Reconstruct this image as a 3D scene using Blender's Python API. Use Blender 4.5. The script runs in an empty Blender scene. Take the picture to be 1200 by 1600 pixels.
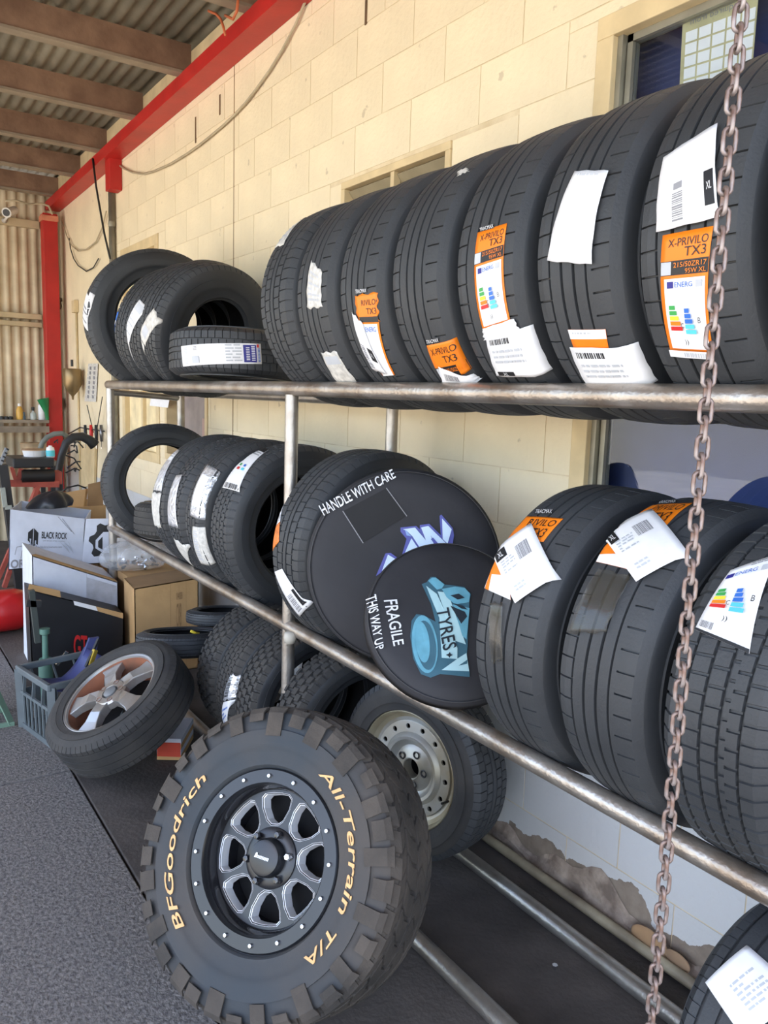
import bpy, bmesh, math, random
import numpy as np
from mathutils import Vector, Matrix, Euler
random.seed(7)
C = bpy.context.scene.collection
SC = bpy.context.scene
PI = math.pi
# ------------------------------------------------------------------ camera (solved from the vanishing points)
F = 1250.0                      # focal length in pixels of the 1200x1600 frame
EYE = Vector((0, 0, 1.525))
_v1 = Vector((-245-600, 592-800, F)); _v2 = Vector((2450-600, 678-800, F))
_Y = _v1.normalized(); _X = (_v2 - _Y*_v2.dot(_Y)).normalized(); _Z = _X.cross(_Y)
if _Z.y > 0: _Z = -_Z
W2C = Matrix((_X, _Y, _Z))      # world = W2C @ (right, down, forward)
cam_d = bpy.data.cameras.new('camera'); cam = bpy.data.objects.new('camera', cam_d); C.objects.link(cam)
cam_d.sensor_fit = 'VERTICAL'; cam_d.sensor_height = 36; cam_d.lens = 36*F/1600; cam_d.clip_start = .02; cam_d.clip_end = 300
r_, d_, f_ = W2C.col[0], W2C.col[1], W2C.col[2]
m3 = Matrix((r_, -d_, -f_)).transposed()
cam.matrix_world = Matrix.Translation(EYE) @ m3.to_4x4()
SC.camera = cam
# ------------------------------------------------------------------ light
w = bpy.data.worlds.new('sky'); SC.world = w; w.use_nodes = True
nt = w.node_tree; bg = nt.nodes['Background']
sky = nt.nodes.new('ShaderNodeTexSky'); sky.sky_type = 'NISHITA'; sky.sun_disc = False
sky.sun_elevation = math.radians(60); sky.sun_rotation = math.radians(245); sky.air_density = 1.0; sky.dust_density = 2.0
nt.links.new(sky.outputs[0], bg.inputs[0]); bg.inputs[1].default_value = SKY_STRENGTH = 0.26
sd = bpy.data.lights.new('sun', 'SUN'); so = bpy.data.objects.new('sun', sd); C.objects.link(so)
sd.energy = 5.5; sd.angle = math.radians(.6); sd.color = (1, .94, .84)
so.location = (-6, -4, 9)
so.rotation_euler = Vector((.42, .22, -.88)).to_track_quat('-Z', 'Y').to_euler()
vs = SC.view_settings; vs.view_transform = 'Standard'; vs.look = 'None'; vs.gamma = 1; vs.use_curve_mapping = False
vs.exposure = 1.6

# ------------------------------------------------------------------ helpers
def ray(px, py): return W2C @ Vector((px-600, py-800, F))
def pX(px, py, x): r = ray(px, py); return EYE + r*(x/r.x)
def pY(px, py, y): r = ray(px, py); return EYE + r*(y/r.y)
def pZ(px, py, z): r = ray(px, py); return EYE + r*((z-EYE.z)/r.z)
def pP(px, py, p, n):
    r = ray(px, py); return EYE + r*((Vector(p)-EYE).dot(n)/r.dot(n))

MATS = {}
def mat(name, col, rough=.6, metal=0., var=.15, scale=8., bump=0., bscale=60., spec=.5, col2=None, detail=5., alpha=None, coat=0., emit=None):
    """procedural material: two tones mixed by noise, optional fine bump"""
    if name in MATS: return MATS[name]
    m = bpy.data.materials.new(name); m.use_nodes = True; MATS[name] = m
    n = m.node_tree.nodes; L = m.node_tree.links; b = n['Principled BSDF']
    tc = n.new('ShaderNodeTexCoord'); no = n.new('ShaderNodeTexNoise'); no.inputs['Scale'].default_value = scale; no.inputs['Detail'].default_value = detail
    L.new(tc.outputs['Object'], no.inputs['Vector'])
    rp = n.new('ShaderNodeValToRGB'); rp.color_ramp.elements[0].position = .35; rp.color_ramp.elements[1].position = .68
    c = Vector(col[:3]); c2 = Vector(col2) if col2 else c*(1+var)
    c1 = c if col2 else c*(1-var)
    rp.color_ramp.elements[0].color = (*c1, 1); rp.color_ramp.elements[1].color = (*c2, 1)
    L.new(no.outputs[0], rp.inputs[0]); L.new(rp.outputs[0], b.inputs['Base Color'])
    b.inputs['Roughness'].default_value = rough; b.inputs['Metallic'].default_value = metal
    b.inputs['Specular IOR Level'].default_value = spec; b.inputs['Coat Weight'].default_value = coat
    if bump:
        nb = n.new('ShaderNodeTexNoise'); nb.inputs['Scale'].default_value = bscale; nb.inputs['Detail'].default_value = 4
        L.new(tc.outputs['Object'], nb.inputs['Vector'])
        bp = n.new('ShaderNodeBump'); bp.inputs['Strength'].default_value = bump; bp.inputs['Distance'].default_value = .01
        L.new(nb.outputs[0], bp.inputs['Height']); L.new(bp.outputs[0], b.inputs['Normal'])
    if alpha is not None: b.inputs['Alpha'].default_value = alpha
    return m
def rgb(r, g, b):
    f = lambda v: ((v/255+.055)/1.055)**2.4 if v > 10 else v/255/12.92
    return (f(r), f(g), f(b))

class MB:
    def __init__(s): s.v = []; s.f = []
    def add(s, vs_, fs):
        o = len(s.v); s.v += [tuple(v) for v in vs_]; s.f += [tuple(i+o for i in f) for f in fs]; return s
    def box(s, a, b):
        x0, y0, z0 = a; x1, y1, z1 = b
        return s.add([(x0,y0,z0),(x1,y0,z0),(x1,y1,z0),(x0,y1,z0),(x0,y0,z1),(x1,y0,z1),(x1,y1,z1),(x0,y1,z1)],
                     [(0,3,2,1),(4,5,6,7),(0,1,5,4),(1,2,6,5),(2,3,7,6),(3,0,4,7)])
    def obox(s, c, ax, ay, az):
        """box from centre and three half-axis vectors"""
        c = Vector(c); ax = Vector(ax); ay = Vector(ay); az = Vector(az)
        P = [c+i*ax+j*ay+k*az for k in (-1,1) for j in (-1,1) for i in (-1,1)]
        return s.add(P, [(0,2,3,1),(4,5,7,6),(0,1,5,4),(1,3,7,5),(3,2,6,7),(2,0,4,6)])
    def bar(s, p, q, w, h=None, up=(0,0,1)):
        p = Vector(p); q = Vector(q); h = h or w; d = (q-p); L = d.length; d.normalize()
        a = d.cross(Vector(up)); a = a.normalized() if a.length > 1e-4 else d.cross(Vector((1,0,0))).normalized()
        b = a.cross(d).normalized()
        return s.obox((p+q)/2, d*(L/2), a*(w/2), b*(h/2))
    def tube(s, pts, r, n=10, cap=True, closed=False):
        pts = [Vector(p) for p in pts]; N = len(pts); rr = r if isinstance(r, (list, tuple)) else [r]*N
        rings = []; prev = None
        for i, p in enumerate(pts):
            if closed: d = pts[(i+1) % N]-pts[i-1]
            else: d = pts[min(i+1, N-1)]-pts[max(i-1, 0)]
            d.normalize()
            if prev is None:
                a = d.cross(Vector((0,0,1))); a = a if a.length > 1e-3 else d.cross(Vector((1,0,0)))
            else: a = prev - d*prev.dot(d)
            a.normalize(); prev = a; b = d.cross(a)
            rings.append([p+rr[i]*(math.cos(2*PI*k/n)*a+math.sin(2*PI*k/n)*b) for k in range(n)])
        vs_ = [v for g in rings for v in g]; fs = []
        for i in range(N if closed else N-1):
            j = (i+1) % N
            for k in range(n): fs.append((i*n+k, i*n+(k+1) % n, j*n+(k+1) % n, j*n+k))
        if cap and not closed: fs += [tuple(range(n))[::-1], tuple((N-1)*n+k for k in range(n))]
        return s.add(vs_, fs)
    def lathe(s, prof, n=32, o=(0,0,0), axis='Z', close=False):
        """prof: list of (radius, height)"""
        vs_ = []; fs = []; o = Vector(o)
        for (r, h) in prof:
            for k in range(n):
                a = 2*PI*k/n; x, y = r*math.cos(a), r*math.sin(a)
                vs_.append(o+Vector((x, y, h)) if axis == 'Z' else (o+Vector((x, h, y)) if axis == 'Y' else o+Vector((h, x, y))))
        m = len(prof)
        for i in range(m if close else m-1):
            j = (i+1) % m
            for k in range(n): fs.append((i*n+k, i*n+(k+1) % n, j*n+(k+1) % n, j*n+k))
        return s.add(vs_, fs)
    def grid(s, fn, nu, nv):
        vs_ = [fn(i/nu, j/nv) for j in range(nv+1) for i in range(nu+1)]
        return s.add(vs_, [(j*(nu+1)+i, j*(nu+1)+i+1, (j+1)*(nu+1)+i+1, (j+1)*(nu+1)+i) for j in range(nv) for i in range(nu)])
    def prism(s, poly, thick):
        """polygon of 3D points, extruded by vector thick"""
        poly = [Vector(p) for p in poly]; t = Vector(thick); n = len(poly)
        return s.add(poly+[p+t for p in poly], [tuple(range(n))[::-1], tuple(range(n, 2*n))]+[(i, (i+1) % n, n+(i+1) % n, n+i) for i in range(n)])
    def mesh(s, name, m, smooth=False, ang=None):
        me = bpy.data.meshes.new(name); me.from_pydata(s.v, [], s.f); me.materials.append(m); me.update()
        if smooth:
            me.polygons.foreach_set('use_smooth', [True]*len(me.polygons))
            if ang:
                bm = bmesh.new(); bm.from_mesh(me)
                for e in bm.edges:
                    if len(e.link_faces) == 2 and e.calc_face_angle(0) > math.radians(ang): e.smooth = False
                bm.to_mesh(me); bm.free()
        return me
    def build(s, name, m, parent=None, smooth=False, ang=None, rel=None, bevel=0):
        """rel: subtract this vector (root location) so vertices given in world space become local"""
        if rel is not None: s.v = [(x-rel[0], y-rel[1], z-rel[2]) for x, y, z in s.v]
        me = s.mesh(name, m, smooth, ang)
        o = bpy.data.objects.new(name, me); C.objects.link(o)
        if parent: o.parent = parent
        fix(me)
        if bevel:
            md = o.modifiers.new('b', 'BEVEL'); md.width = bevel; md.segments = 2; md.limit_method = 'ANGLE'
        return o
def fix(me):
    bm = bmesh.new(); bm.from_mesh(me); bmesh.ops.recalc_face_normals(bm, faces=bm.faces); bm.to_mesh(me); bm.free()
def mo(name, me, parent=None):
    o = bpy.data.objects.new(name, me); C.objects.link(o)
    if parent: o.parent = parent
    return o
def tag(o, label, cat, group=None):
    o['label'] = label; o['category'] = cat
    if group: o['group'] = group
    return o
def struct(o): o['kind'] = 'structure'; return o
def root(name, label, cat, loc, group=None, mw=None):
    o = bpy.data.objects.new(name, None); C.objects.link(o); o.empty_display_size = .1
    if mw is not None: o.matrix_world = mw
    else: o.location = loc
    return tag(o, label, cat, group)

_txt = {}
def text2d(s, shear=0., bold=0.):
    """triangulated outlines of a string, normalised to 0..w x 0..1 (cap box)"""
    k = (s, shear, bold)
    if k in _txt: return _txt[k]
    cu = bpy.data.curves.new('t', 'FONT'); cu.body = s; cu.size = 1; cu.resolution_u = 3; cu.shear = shear; cu.offset = bold; cu.fill_mode = 'FRONT'
    o = bpy.data.objects.new('t', cu); C.objects.link(o)
    dg = bpy.context.evaluated_depsgraph_get(); me = o.evaluated_get(dg).to_mesh()
    v = [(p.co.x, p.co.y) for p in me.vertices]; f = [tuple(p.vertices) for p in me.polygons]
    o.evaluated_get(dg).to_mesh_clear(); bpy.data.objects.remove(o); bpy.data.curves.remove(cu)
    x0 = min(p[0] for p in v); x1 = max(p[0] for p in v); y0 = min(p[1] for p in v); y1 = max(p[1] for p in v)
    v = [((x-x0)/(x1-x0), (y-y0)/(y1-y0)) for x, y in v]
    _txt[k] = (v, f, (x1-x0)/(y1-y0)); return _txt[k]
def plate2d(outer, holes, t, bevel=0., res=1):
    """2D plate with holes extruded by t, as (verts, faces); filled by a curve object"""
    cu = bpy.data.curves.new('p', 'CURVE'); cu.dimensions = '2D'; cu.fill_mode = 'BOTH'; cu.extrude = t/2; cu.bevel_depth = bevel; cu.bevel_resolution = 1
    for poly in [outer]+list(holes):
        sp = cu.splines.new('POLY'); sp.points.add(len(poly)-1); sp.use_cyclic_u = True
        for i, p in enumerate(poly): sp.points[i].co = (p[0], p[1], 0, 1)
    o = bpy.data.objects.new('p', cu); C.objects.link(o)
    dg = bpy.context.evaluated_depsgraph_get(); me = o.evaluated_get(dg).to_mesh()
    v = [tuple(p.co) for p in me.vertices]; f = [tuple(p.vertices) for p in me.polygons]
    o.evaluated_get(dg).to_mesh_clear(); bpy.data.objects.remove(o); bpy.data.curves.remove(cu)
    return v, f
def circle(r, n=48, c=(0,0)): return [(c[0]+r*math.cos(2*PI*k/n), c[1]+r*math.sin(2*PI*k/n)) for k in range(n)]

# ------------------------------------------------------------------ materials
RUB = mat('rubber', (.042,.045,.050), .58, var=.2, scale=5, bump=.12, bscale=160, spec=.45)
RUBS = mat('rubber_side', (.030,.033,.038), .48, var=.25, scale=4, bump=.06, bscale=90, spec=.45)
RUBD = mat('rubber_dusty', (.050,.045,.041), .88, scale=7, col2=(.098,.082,.069), bump=.3, bscale=70, spec=.25)
RUBDS = mat('rubber_dusty_side', (.045,.053,.062), .78, scale=3.5, col2=(.085,.073,.064), bump=.1, bscale=60, spec=.3)
RUBW = mat('rubber_worn', (.036,.036,.037), .75, scale=7, col2=(.062,.058,.054), bump=.15, bscale=90, spec=.3)
LINER = mat('rubber_inner', (.012,.012,.013), .8, spec=.2)
PAPER = mat('paper_white', (.82,.82,.84), .55, var=.04, scale=30)
PAPERW = mat('paper_worn', (.62,.6,.56), .65, var=.2, scale=60)
FOIL = mat('label_foil', (.75,.76,.8), .28, metal=.55, var=.2, scale=40, bump=.9, bscale=50)
ORANGE = mat('print_orange', rgb(240,128,20), .5, var=.06)
ORANGEF = mat('print_orange_film', rgb(225,120,40), .35, var=.3, scale=60, bump=.5, bscale=80)
BLACK = mat('print_black', (.012,.012,.014), .5)
GREY = mat('print_grey', (.25,.25,.27), .6)
LGREY = mat('print_light_grey', (.5,.52,.56), .6)
NAVY = mat('print_navy', rgb(40,40,130), .5)
RED = mat('print_red', rgb(205,40,40), .5); GREEN = mat('print_green', rgb(60,160,80), .5); YEL = mat('print_yellow', rgb(245,215,60), .5)
BLUE = mat('print_blue', rgb(50,110,200), .5); CYAN = mat('print_cyan', rgb(90,200,215), .5)
WHITE = mat('print_white', (.8,.8,.82), .55, var=.03)
STEEL = mat('galvanised_pipe', (.46,.44,.42), .38, metal=.85, scale=14, col2=(.33,.3,.27), bump=.15, bscale=120)
STEELR = mat('worn_pipe', (.5,.46,.42), .36, metal=.8, scale=9, col2=(.3,.24,.19), bump=.2, bscale=100)
CLEAR = mat('clear_film', (.10,.09,.07), .08, var=.3, scale=20, alpha=.22, bump=.5, bscale=14, coat=1.)
# ------------------------------------------------------------------ setting: floor, wall, roof
WX = 1.83
CONC = mat('aggregate_concrete', rgb(88,86,86), .9, scale=75, col2=rgb(132,128,125), bump=.6, bscale=110, spec=.3, detail=8)
CONC2 = mat('stained_concrete', rgb(60,56,54), .85, scale=3, col2=rgb(92,86,82), bump=.3, bscale=60, spec=.3, detail=8)
CONC3 = mat('apron_concrete', (.46,.42,.36), .9, var=.12, scale=1.5)
fl = struct(MB().box((-12,-12,-.2), (WX,12,-.014)).build('floor', mat('joint_dirt', (.03,.028,.026), .95)))
for (x0,x1,y0,y1,m,nm) in ((.684,WX,-3,12,CONC2,'slab'), (-1.5,.676,-3,3.19,CONC,'slab'), (-1.5,.676,3.2,12,CONC,'slab'), (-12,-1.51,-12,12,CONC3,'slab'), (-1.5,WX,-12,-3.01,CONC3,'slab')):
    MB().box((x0,y0,-.16), (x1,y1,0)).build(nm, m, fl, bevel=.004)
# far ground outside the shed
struct(MB().box((-80,-80,-.3), (40,60,-.205)).build('ground', mat('far_ground', (.3,.27,.22), .95)))

def paint(name, base):
    m = mat(name, base, .75, var=.06, scale=3, bump=.35, bscale=45, spec=.3)
    n = m.node_tree.nodes; L = m.node_tree.links; b = n['Principled BSDF']
    ge = n.new('ShaderNodeNewGeometry'); sx = n.new('ShaderNodeSeparateXYZ'); L.new(ge.outputs['Position'], sx.inputs[0])
    # flaked skirting: bare grey-brown render below a ragged line
    no = n.new('ShaderNodeTexNoise'); no.inputs['Scale'].default_value = 5; no.inputs['Detail'].default_value = 6; L.new(ge.outputs['Position'], no.inputs['Vector'])
    ma = n.new('ShaderNodeMath'); ma.operation = 'MULTIPLY_ADD'; ma.inputs[1].default_value = .30; ma.inputs[2].default_value = -.05; L.new(no.outputs[0], ma.inputs[0])
    lt = n.new('ShaderNodeMath'); lt.operation = 'LESS_THAN'; L.new(sx.outputs['Z'], lt.inputs[0]); L.new(ma.outputs[0], lt.inputs[1])
    n2 = n.new('ShaderNodeTexNoise'); n2.inputs['Scale'].default_value = 22; n2.inputs['Detail'].default_value = 8; L.new(ge.outputs['Position'], n2.inputs['Vector'])
    r2 = n.new('ShaderNodeValToRGB'); r2.color_ramp.elements[0].color = (*rgb(104,92,82),1); r2.color_ramp.elements[1].color = (*rgb(168,154,140),1); L.new(n2.outputs[0], r2.inputs[0])
    mx = n.new('ShaderNodeMix'); mx.data_type = 'RGBA'; old = b.inputs['Base Color'].links[0].from_socket
    # small chips and dirt marks
    n3 = n.new('ShaderNodeTexNoise'); n3.inputs['Scale'].default_value = 14; n3.inputs['Detail'].default_value = 5; L.new(ge.outputs['Position'], n3.inputs['Vector'])
    r3 = n.new('ShaderNodeValToRGB'); r3.color_ramp.elements[0].position = .70; r3.color_ramp.elements[0].color = (0,0,0,1); r3.color_ramp.elements[1].position = .73; r3.color_ramp.elements[1].color = (.4,.4,.4,1); L.new(n3.outputs[0], r3.inputs[0])
    m3_ = n.new('ShaderNodeMix'); m3_.data_type = 'RGBA'; L.new(r3.outputs[0], m3_.inputs[0]); L.new(old, m3_.inputs[6]); m3_.inputs[7].default_value = (*rgb(150,134,112),1)
    # cool sky light painted into the colour: pale grey below the lower tier
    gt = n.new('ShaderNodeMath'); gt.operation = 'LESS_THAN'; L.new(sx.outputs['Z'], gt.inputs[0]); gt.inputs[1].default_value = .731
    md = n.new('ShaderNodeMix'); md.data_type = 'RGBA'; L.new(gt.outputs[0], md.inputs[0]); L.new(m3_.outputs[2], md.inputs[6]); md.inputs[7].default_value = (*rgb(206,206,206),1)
    L.new(lt.outputs[0], mx.inputs[0]); L.new(md.outputs[2], mx.inputs[6]); L.new(r2.outputs[0], mx.inputs[7]); L.new(mx.outputs[2], b.inputs['Base Color'])
    return m
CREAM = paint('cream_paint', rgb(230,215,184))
MORTAR = mat('painted_mortar', rgb(226,210,178), .8, scale=9, col2=rgb(204,184,148), bump=.3, bscale=60)
wall = struct(bpy.data.objects.new('wall_right', None)); C.objects.link(wall); wall.location = (WX, 0, 0)
# openings (y0,y1,z0,z1)
W1 = (-1.2, pX(937,40,WX).y, .98, pX(937,40,WX).z+.015)
W2 = (2.36, 3.115, 1.72, 2.425)
W3 = (5.56, 6.45, 1.0, 2.57)
W4 = (4.66, 5.44, 1.05, 1.62)
OPEN = [W1, W2, W3, W4]
Y0, Y1, ZT = -3.0, 8.62, 3.60
def span(y0, y1, z0):      # subtract the openings that cut height z0
    seg = [(y0, y1)]
    for (a, b, c, d) in OPEN:
        if c < z0 < d:
            s2 = []
            for (p, q) in seg:
                if q <= a or p >= b: s2.append((p, q))
                else:
                    if p < a: s2.append((p, a))
                    if q > b: s2.append((b, q))
            seg = s2
    return seg
zs = sorted({0., ZT, *[o[2] for o in OPEN], *[o[3] for o in OPEN]})
b = MB()
for z0, z1 in zip(zs, zs[1:]):
    for (p, q) in span(Y0, Y1, (z0+z1)/2): b.box((.0022, p, z0), (.22, q, z1))
b.build('wall_core', MORTAR, wall)
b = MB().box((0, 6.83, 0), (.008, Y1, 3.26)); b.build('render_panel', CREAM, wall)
# concrete blocks, one object each
CH, BL, JT, ZJ = .19, .40, .004, .161
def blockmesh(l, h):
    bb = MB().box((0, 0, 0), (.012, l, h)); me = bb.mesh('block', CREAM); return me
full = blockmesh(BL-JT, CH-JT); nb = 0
zj = [ZJ+CH*k for k in range(-1, 18)]
for ci, z in enumerate(zj):
    z0 = max(z, 0); z1 = min(z+CH, 3.5)
    off = (ci % 2)*BL/2
    cuts = []
    y = .02+off-BL
    while y < 6.83:
        a, c = max(y, .62), min(y+BL, 6.83)
        if c-a > .05:
            # split vertically by openings: use the block's mid height, clip at lintel and sill heights
            parts = [(z0, z1)]
            for (oa, ob, oc, od) in OPEN:
                if a < ob and c > oa:
                    np_ = []
                    for (p, q) in parts:
                        for e in (oc, od):
                            if p+.01 < e < q-.01: np_ += [(p, e)]; p = e
                        np_.append((p, q))
                    parts = np_
            for (p, q) in parts:
                for (s0, s1) in span(a, c, (p+q)/2):
                    if s1-s0 < .04 or q-p < .03: continue
                    isfull = abs(s1-s0-BL) < 1e-4 and abs(q-p-CH) < 1e-4
                    me = full if isfull else blockmesh(s1-s0-JT, q-p-JT)
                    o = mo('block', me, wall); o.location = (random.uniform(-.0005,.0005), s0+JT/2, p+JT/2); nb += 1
        y += BL
print('blocks', nb)
# control joint running down the wall
jy = pX(366,200,WX).y
struct(MB().box((WX-.002, jy-.003, 1.2), (WX+.005, jy+.003, 3.25)).build('trim_3', mat('joint_dark', rgb(140,116,86), .9)))

# open perpends where the mortar has fallen out
for (a, c) in (((306,183),(308,222)), ((344,148),(346,178)), ((573,0),(576,36))):
    t_, b_ = pX(*a, WX), pX(*c, WX)
    MB().box((-.0035, t_.y-.007, b_.z), (.002, t_.y+.007, t_.z)).build('mortar_gap', mat('gap_brown', rgb(104,80,56), .95), wall)
# windows
FRM = mat('frame_cream', rgb(212,190,148), .6, var=.08, scale=12)
ALU = mat('frame_alu', rgb(150,146,132), .4, metal=.5)
DARKBLUE = mat('blue_curtain', rgb(52,66,118), .8, var=.25, scale=2)
GLASS = bpy.data.materials.new('window_glass'); GLASS.use_nodes = True
g = GLASS.node_tree; g.nodes.remove(g.nodes['Principled BSDF'])
tr_ = g.nodes.new('ShaderNodeBsdfTransparent'); tr_.inputs[0].default_value = (.93,.96,.98,1); gl_ = g.nodes.new('ShaderNodeBsdfGlossy'); gl_.inputs['Roughness'].default_value = .015; gl_.inputs[0].default_value = (.9,.95,1,1)
fr_ = g.nodes.new('ShaderNodeFresnel'); fr_.inputs[0].default_value = 1.75; mx_ = g.nodes.new('ShaderNodeMixShader')
gg_ = g.nodes.new('ShaderNodeNewGeometry'); mm_ = g.nodes.new('ShaderNodeMath'); mm_.operation = 'SUBTRACT'; mm_.inputs[0].default_value = 1; g.links.new(gg_.outputs['Backfacing'], mm_.inputs[1])
m2_ = g.nodes.new('ShaderNodeMath'); m2_.operation = 'MULTIPLY'; g.links.new(fr_.outputs[0], m2_.inputs[0]); g.links.new(mm_.outputs[0], m2_.inputs[1]); g.links.new(m2_.outputs[0], mx_.inputs[0]); g.links.new(tr_.outputs[0], mx_.inputs[1]); g.links.new(gl_.outputs[0], mx_.inputs[2]); g.links.new(mx_.outputs[0], g.nodes['Material Output'].inputs[0])
def window(name, o, fw, panes=(), depth=.05, sill=True):
    w_ = struct(bpy.data.objects.new(name, None)); C.objects.link(w_); w_.location = (WX, o[0], o[2])
    rl = (WX, o[0], o[2])
    for (a, c) in (((WX-.008, o[0], o[3]-fw), (WX+depth+.05, o[1], o[3])), ((WX-.008, o[0], o[2]), (WX+depth+.05, o[1], o[2]+fw)),
                   ((WX-.008, o[0], o[2]+fw), (WX+depth+.05, o[0]+fw, o[3]-fw)), ((WX-.008, o[1]-fw, o[2]+fw), (WX+depth+.05, o[1], o[3]-fw))):
        MB().box(a, c).build('window_frame', FRM, w_, rel=rl, bevel=.003)
    return w_, rl
w1, rl = window('window_1', W1, .06)
yi = W1[1]-.06; zi = W1[3]-.06
for k, (dy, xx) in enumerate(((0, .012), (.022, .028))):
    MB().box((WX+xx, yi-dy-.018, W1[2]+.06), (WX+xx+.03, yi-dy, zi)).build('sash_stile', ALU, w1, rel=rl)
MB().box((WX+.028, W1[0]+.06, zi-.02), (WX+.058, yi-.022, zi)).build('sash_rail', ALU, w1, rel=rl)
MB().box((WX+.040, W1[0]+.06, W1[2]+.06), (WX+.044, yi-.04, zi-.02)).build('pane', GLASS, w1, rel=rl)
MB().box((WX+.14, W1[0], W1[2]), (WX+.15, W1[1], W1[3])).build('blue_backing', DARKBLUE, w1, rel=rl)
# poster behind the glass, seen from its back
px_ = WX+.052
def wp(a, b_): return pX(a, b_, px_)
pc = [wp(1067,28), wp(1186,-20), wp(1176,95), wp(1062,127)]
ps = root('wall_calendar', 'pale green printed sheet with a grid of white cells behind the window glass', 'poster', pc[3])
def bil(q, u, v): return q[0]*(1-u)*(1-v)+q[1]*u*(1-v)+q[2]*u*v+q[3]*(1-u)*v
pq = [pc[0], pc[1], pc[2]+(pc[2]-pc[1])*.6, pc[3]+(pc[3]-pc[0])*.6]
MB().prism(pq, (.002,0,0)).build('sheet', mat('sheet_khaki', rgb(186,178,138), .7), ps, rel=pc[3])
for i in range(5):
    for j in range(7):
        u0 = .06+i*.19; v0 = .16+j*.12
        q = [bil(pq, u0, v0), bil(pq, u0+.165, v0), bil(pq, u0+.165, v0+.1), bil(pq, u0, v0+.1)]
        MB().prism([p-Vector((.0012,0,0)) for p in q], (.0008,0,0)).build('cell', WHITE, ps, rel=pc[3])
tv, tf, _ = text2d('Required from')
MB().add([bil(pq, .82-.7*x, .12-.08*y)-Vector((.0015,0,0)) for x, y in tv], tf).build('lettering', GREY, ps, rel=pc[3])

w2, rl = window('window_2', W2, .03)
for k in range(9):
    z = W2[2]+.05+k*.073
    MB().obox((WX+.045, (W2[0]+W2[1])/2, z), (.004,0,.003), (0,(W2[1]-W2[0])/2-.032,0), (.028,0,-.034)).build('louvre', mat('louvre_glass', rgb(150,138,112), .25, var=.1), w2, rel=rl)
MB().box((WX+.0, W2[0]+.36, W2[2]+.03), (WX+.03, W2[0]+.385, W2[3]-.03)).build('mullion', FRM, w2, rel=rl)
MB().box((WX+.11, W2[0], W2[2]), (WX+.115, W2[1], W2[3])).build('backing', mat('room_dark', (.05,.045,.04), .9), w2, rel=rl)
w3, rl = window('window_3', W3, .07)
MB().box((WX+.03, W3[0]+.07, W3[2]+.07), (WX+.04, W3[1]-.07, W3[3]-.07)).build('panel', mat('board_cream', rgb(232,214,172), .6), w3, rel=rl)
MB().box((WX+.005, W3[0]+.40, W3[2]+.07), (WX+.03, W3[0]+.44, W3[3]-.07)).build('mullion', FRM, w3, rel=rl)
w4, rl = window('window_4', W4, .04)
MB().box((WX+.07, W4[0]+.04, W4[2]+.04), (WX+.075, W4[1]-.04, W4[3]-.04)).build('pane', mat('pane_grey', rgb(140,130,128), .25), w4, rel=rl)
MB().box((WX+.04, W4[0]+.04, W4[2]+.04), (WX+.06, W4[0]+.2, W4[2]+.3)).build('panel', mat('board_pink', rgb(170,140,128), .7), w4, rel=rl)
q = [pX(236,618,WX-.012), pX(265,622,WX-.012), pX(262,637,WX-.012), pX(234,634,WX-.012)]
tag(MB().prism(q, (.002,0,0)).build('paper_sheet', PAPER, None), 'white paper sheet stuck over the serving hatch below the top rail', 'paper')

# strip along the wall foot
b = MB().tube([(WX-.055, -1, .018), (WX-.055, 5.2, .018)], .016, 8)
struct(b.build('trim_2', mat('strip_tan', rgb(168,156,130), .6, scale=8, col2=rgb(120,108,90)), smooth=True))
# wall footing with crumbled render: uneven low plinth
def foot(u, v):
    y = .2+u*6; t = v
    h = .055+.03*math.sin(y*5.1)+.03*math.sin(y*13+1)+.02*math.sin(y*31)
    return (WX-.002-.026*(1-t)*(1+.5*math.sin(y*23+t*4)), y, t*max(h,.03))
b = MB().grid(foot, 160, 4); struct(b.build('baseboard_right', mat('crumbled_render', rgb(120,106,96), .95, scale=18, col2=rgb(176,160,146), bump=.8, bscale=40)))

# roof: corrugated sheet on purlins, red edge beam
REDP = mat('red_paint', rgb(178,34,30), .45, var=.12, scale=5, bump=.05)
RZ = lambda y: 3.245-.014*(y-4.5)
bx0 = 1.70
trim = struct(bpy.data.objects.new('trim_1', None)); C.objects.link(trim); trim.location = (bx0, 8.5, 3.1)
b = MB(); ya, yb = -2.0, 8.50
for y in (ya, yb): b.v += [(bx0, y, RZ(y)-.005), (WX-.002, y, RZ(y)+.0), (WX-.002, y, RZ(y)+.02), (bx0, y, RZ(y)+.075), (bx0+.03, y, RZ(y)+.075)]
b.f += [(0,1,6,5), (0,5,8,3), (3,8,9,4), (4,9,7,2), (0,3,4,2,1), (5,6,7,9,8)]
b.build('beam', REDP, trim, rel=(bx0, 8.5, 3.1))
MB().box((1.735, pX(187,280,1.81).y, pX(175,293,1.74).z), (WX-.002, pX(187,280,1.81).y+.12, RZ(6))).build('stub', REDP, trim, rel=(bx0, 8.5, 3.1), bevel=.004)
pr = root('steel_column', 'red painted square steel column at the end of the beam beside corrugated wall', 'column', (1.70, 8.33, 0))
MB().box((1.63, 8.27, 0), (1.76, 8.40, 3.12)).build('shaft', REDP, pr, rel=(1.70,8.33,0), bevel=.005)
MB().box((1.60, 8.24, 0), (1.79, 8.43, .012)).build('base_plate', REDP, pr, rel=(1.70,8.33,0))
MB().box((1.62, 8.26, 3.05), (1.765, 8.405, 3.10)).build('cap_plate', mat('bare_orange_primer', rgb(208,130,100), .6), pr, rel=(1.70,8.33,0))
ceil = struct(bpy.data.objects.new('ceiling', None)); C.objects.link(ceil); ceil.location = (0, 4, 3.4)
TIN = mat('roof_tin', rgb(112,106,92), .5, metal=.35, scale=3, col2=rgb(150,142,124), bump=.1)
XR0 = -2.6
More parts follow.
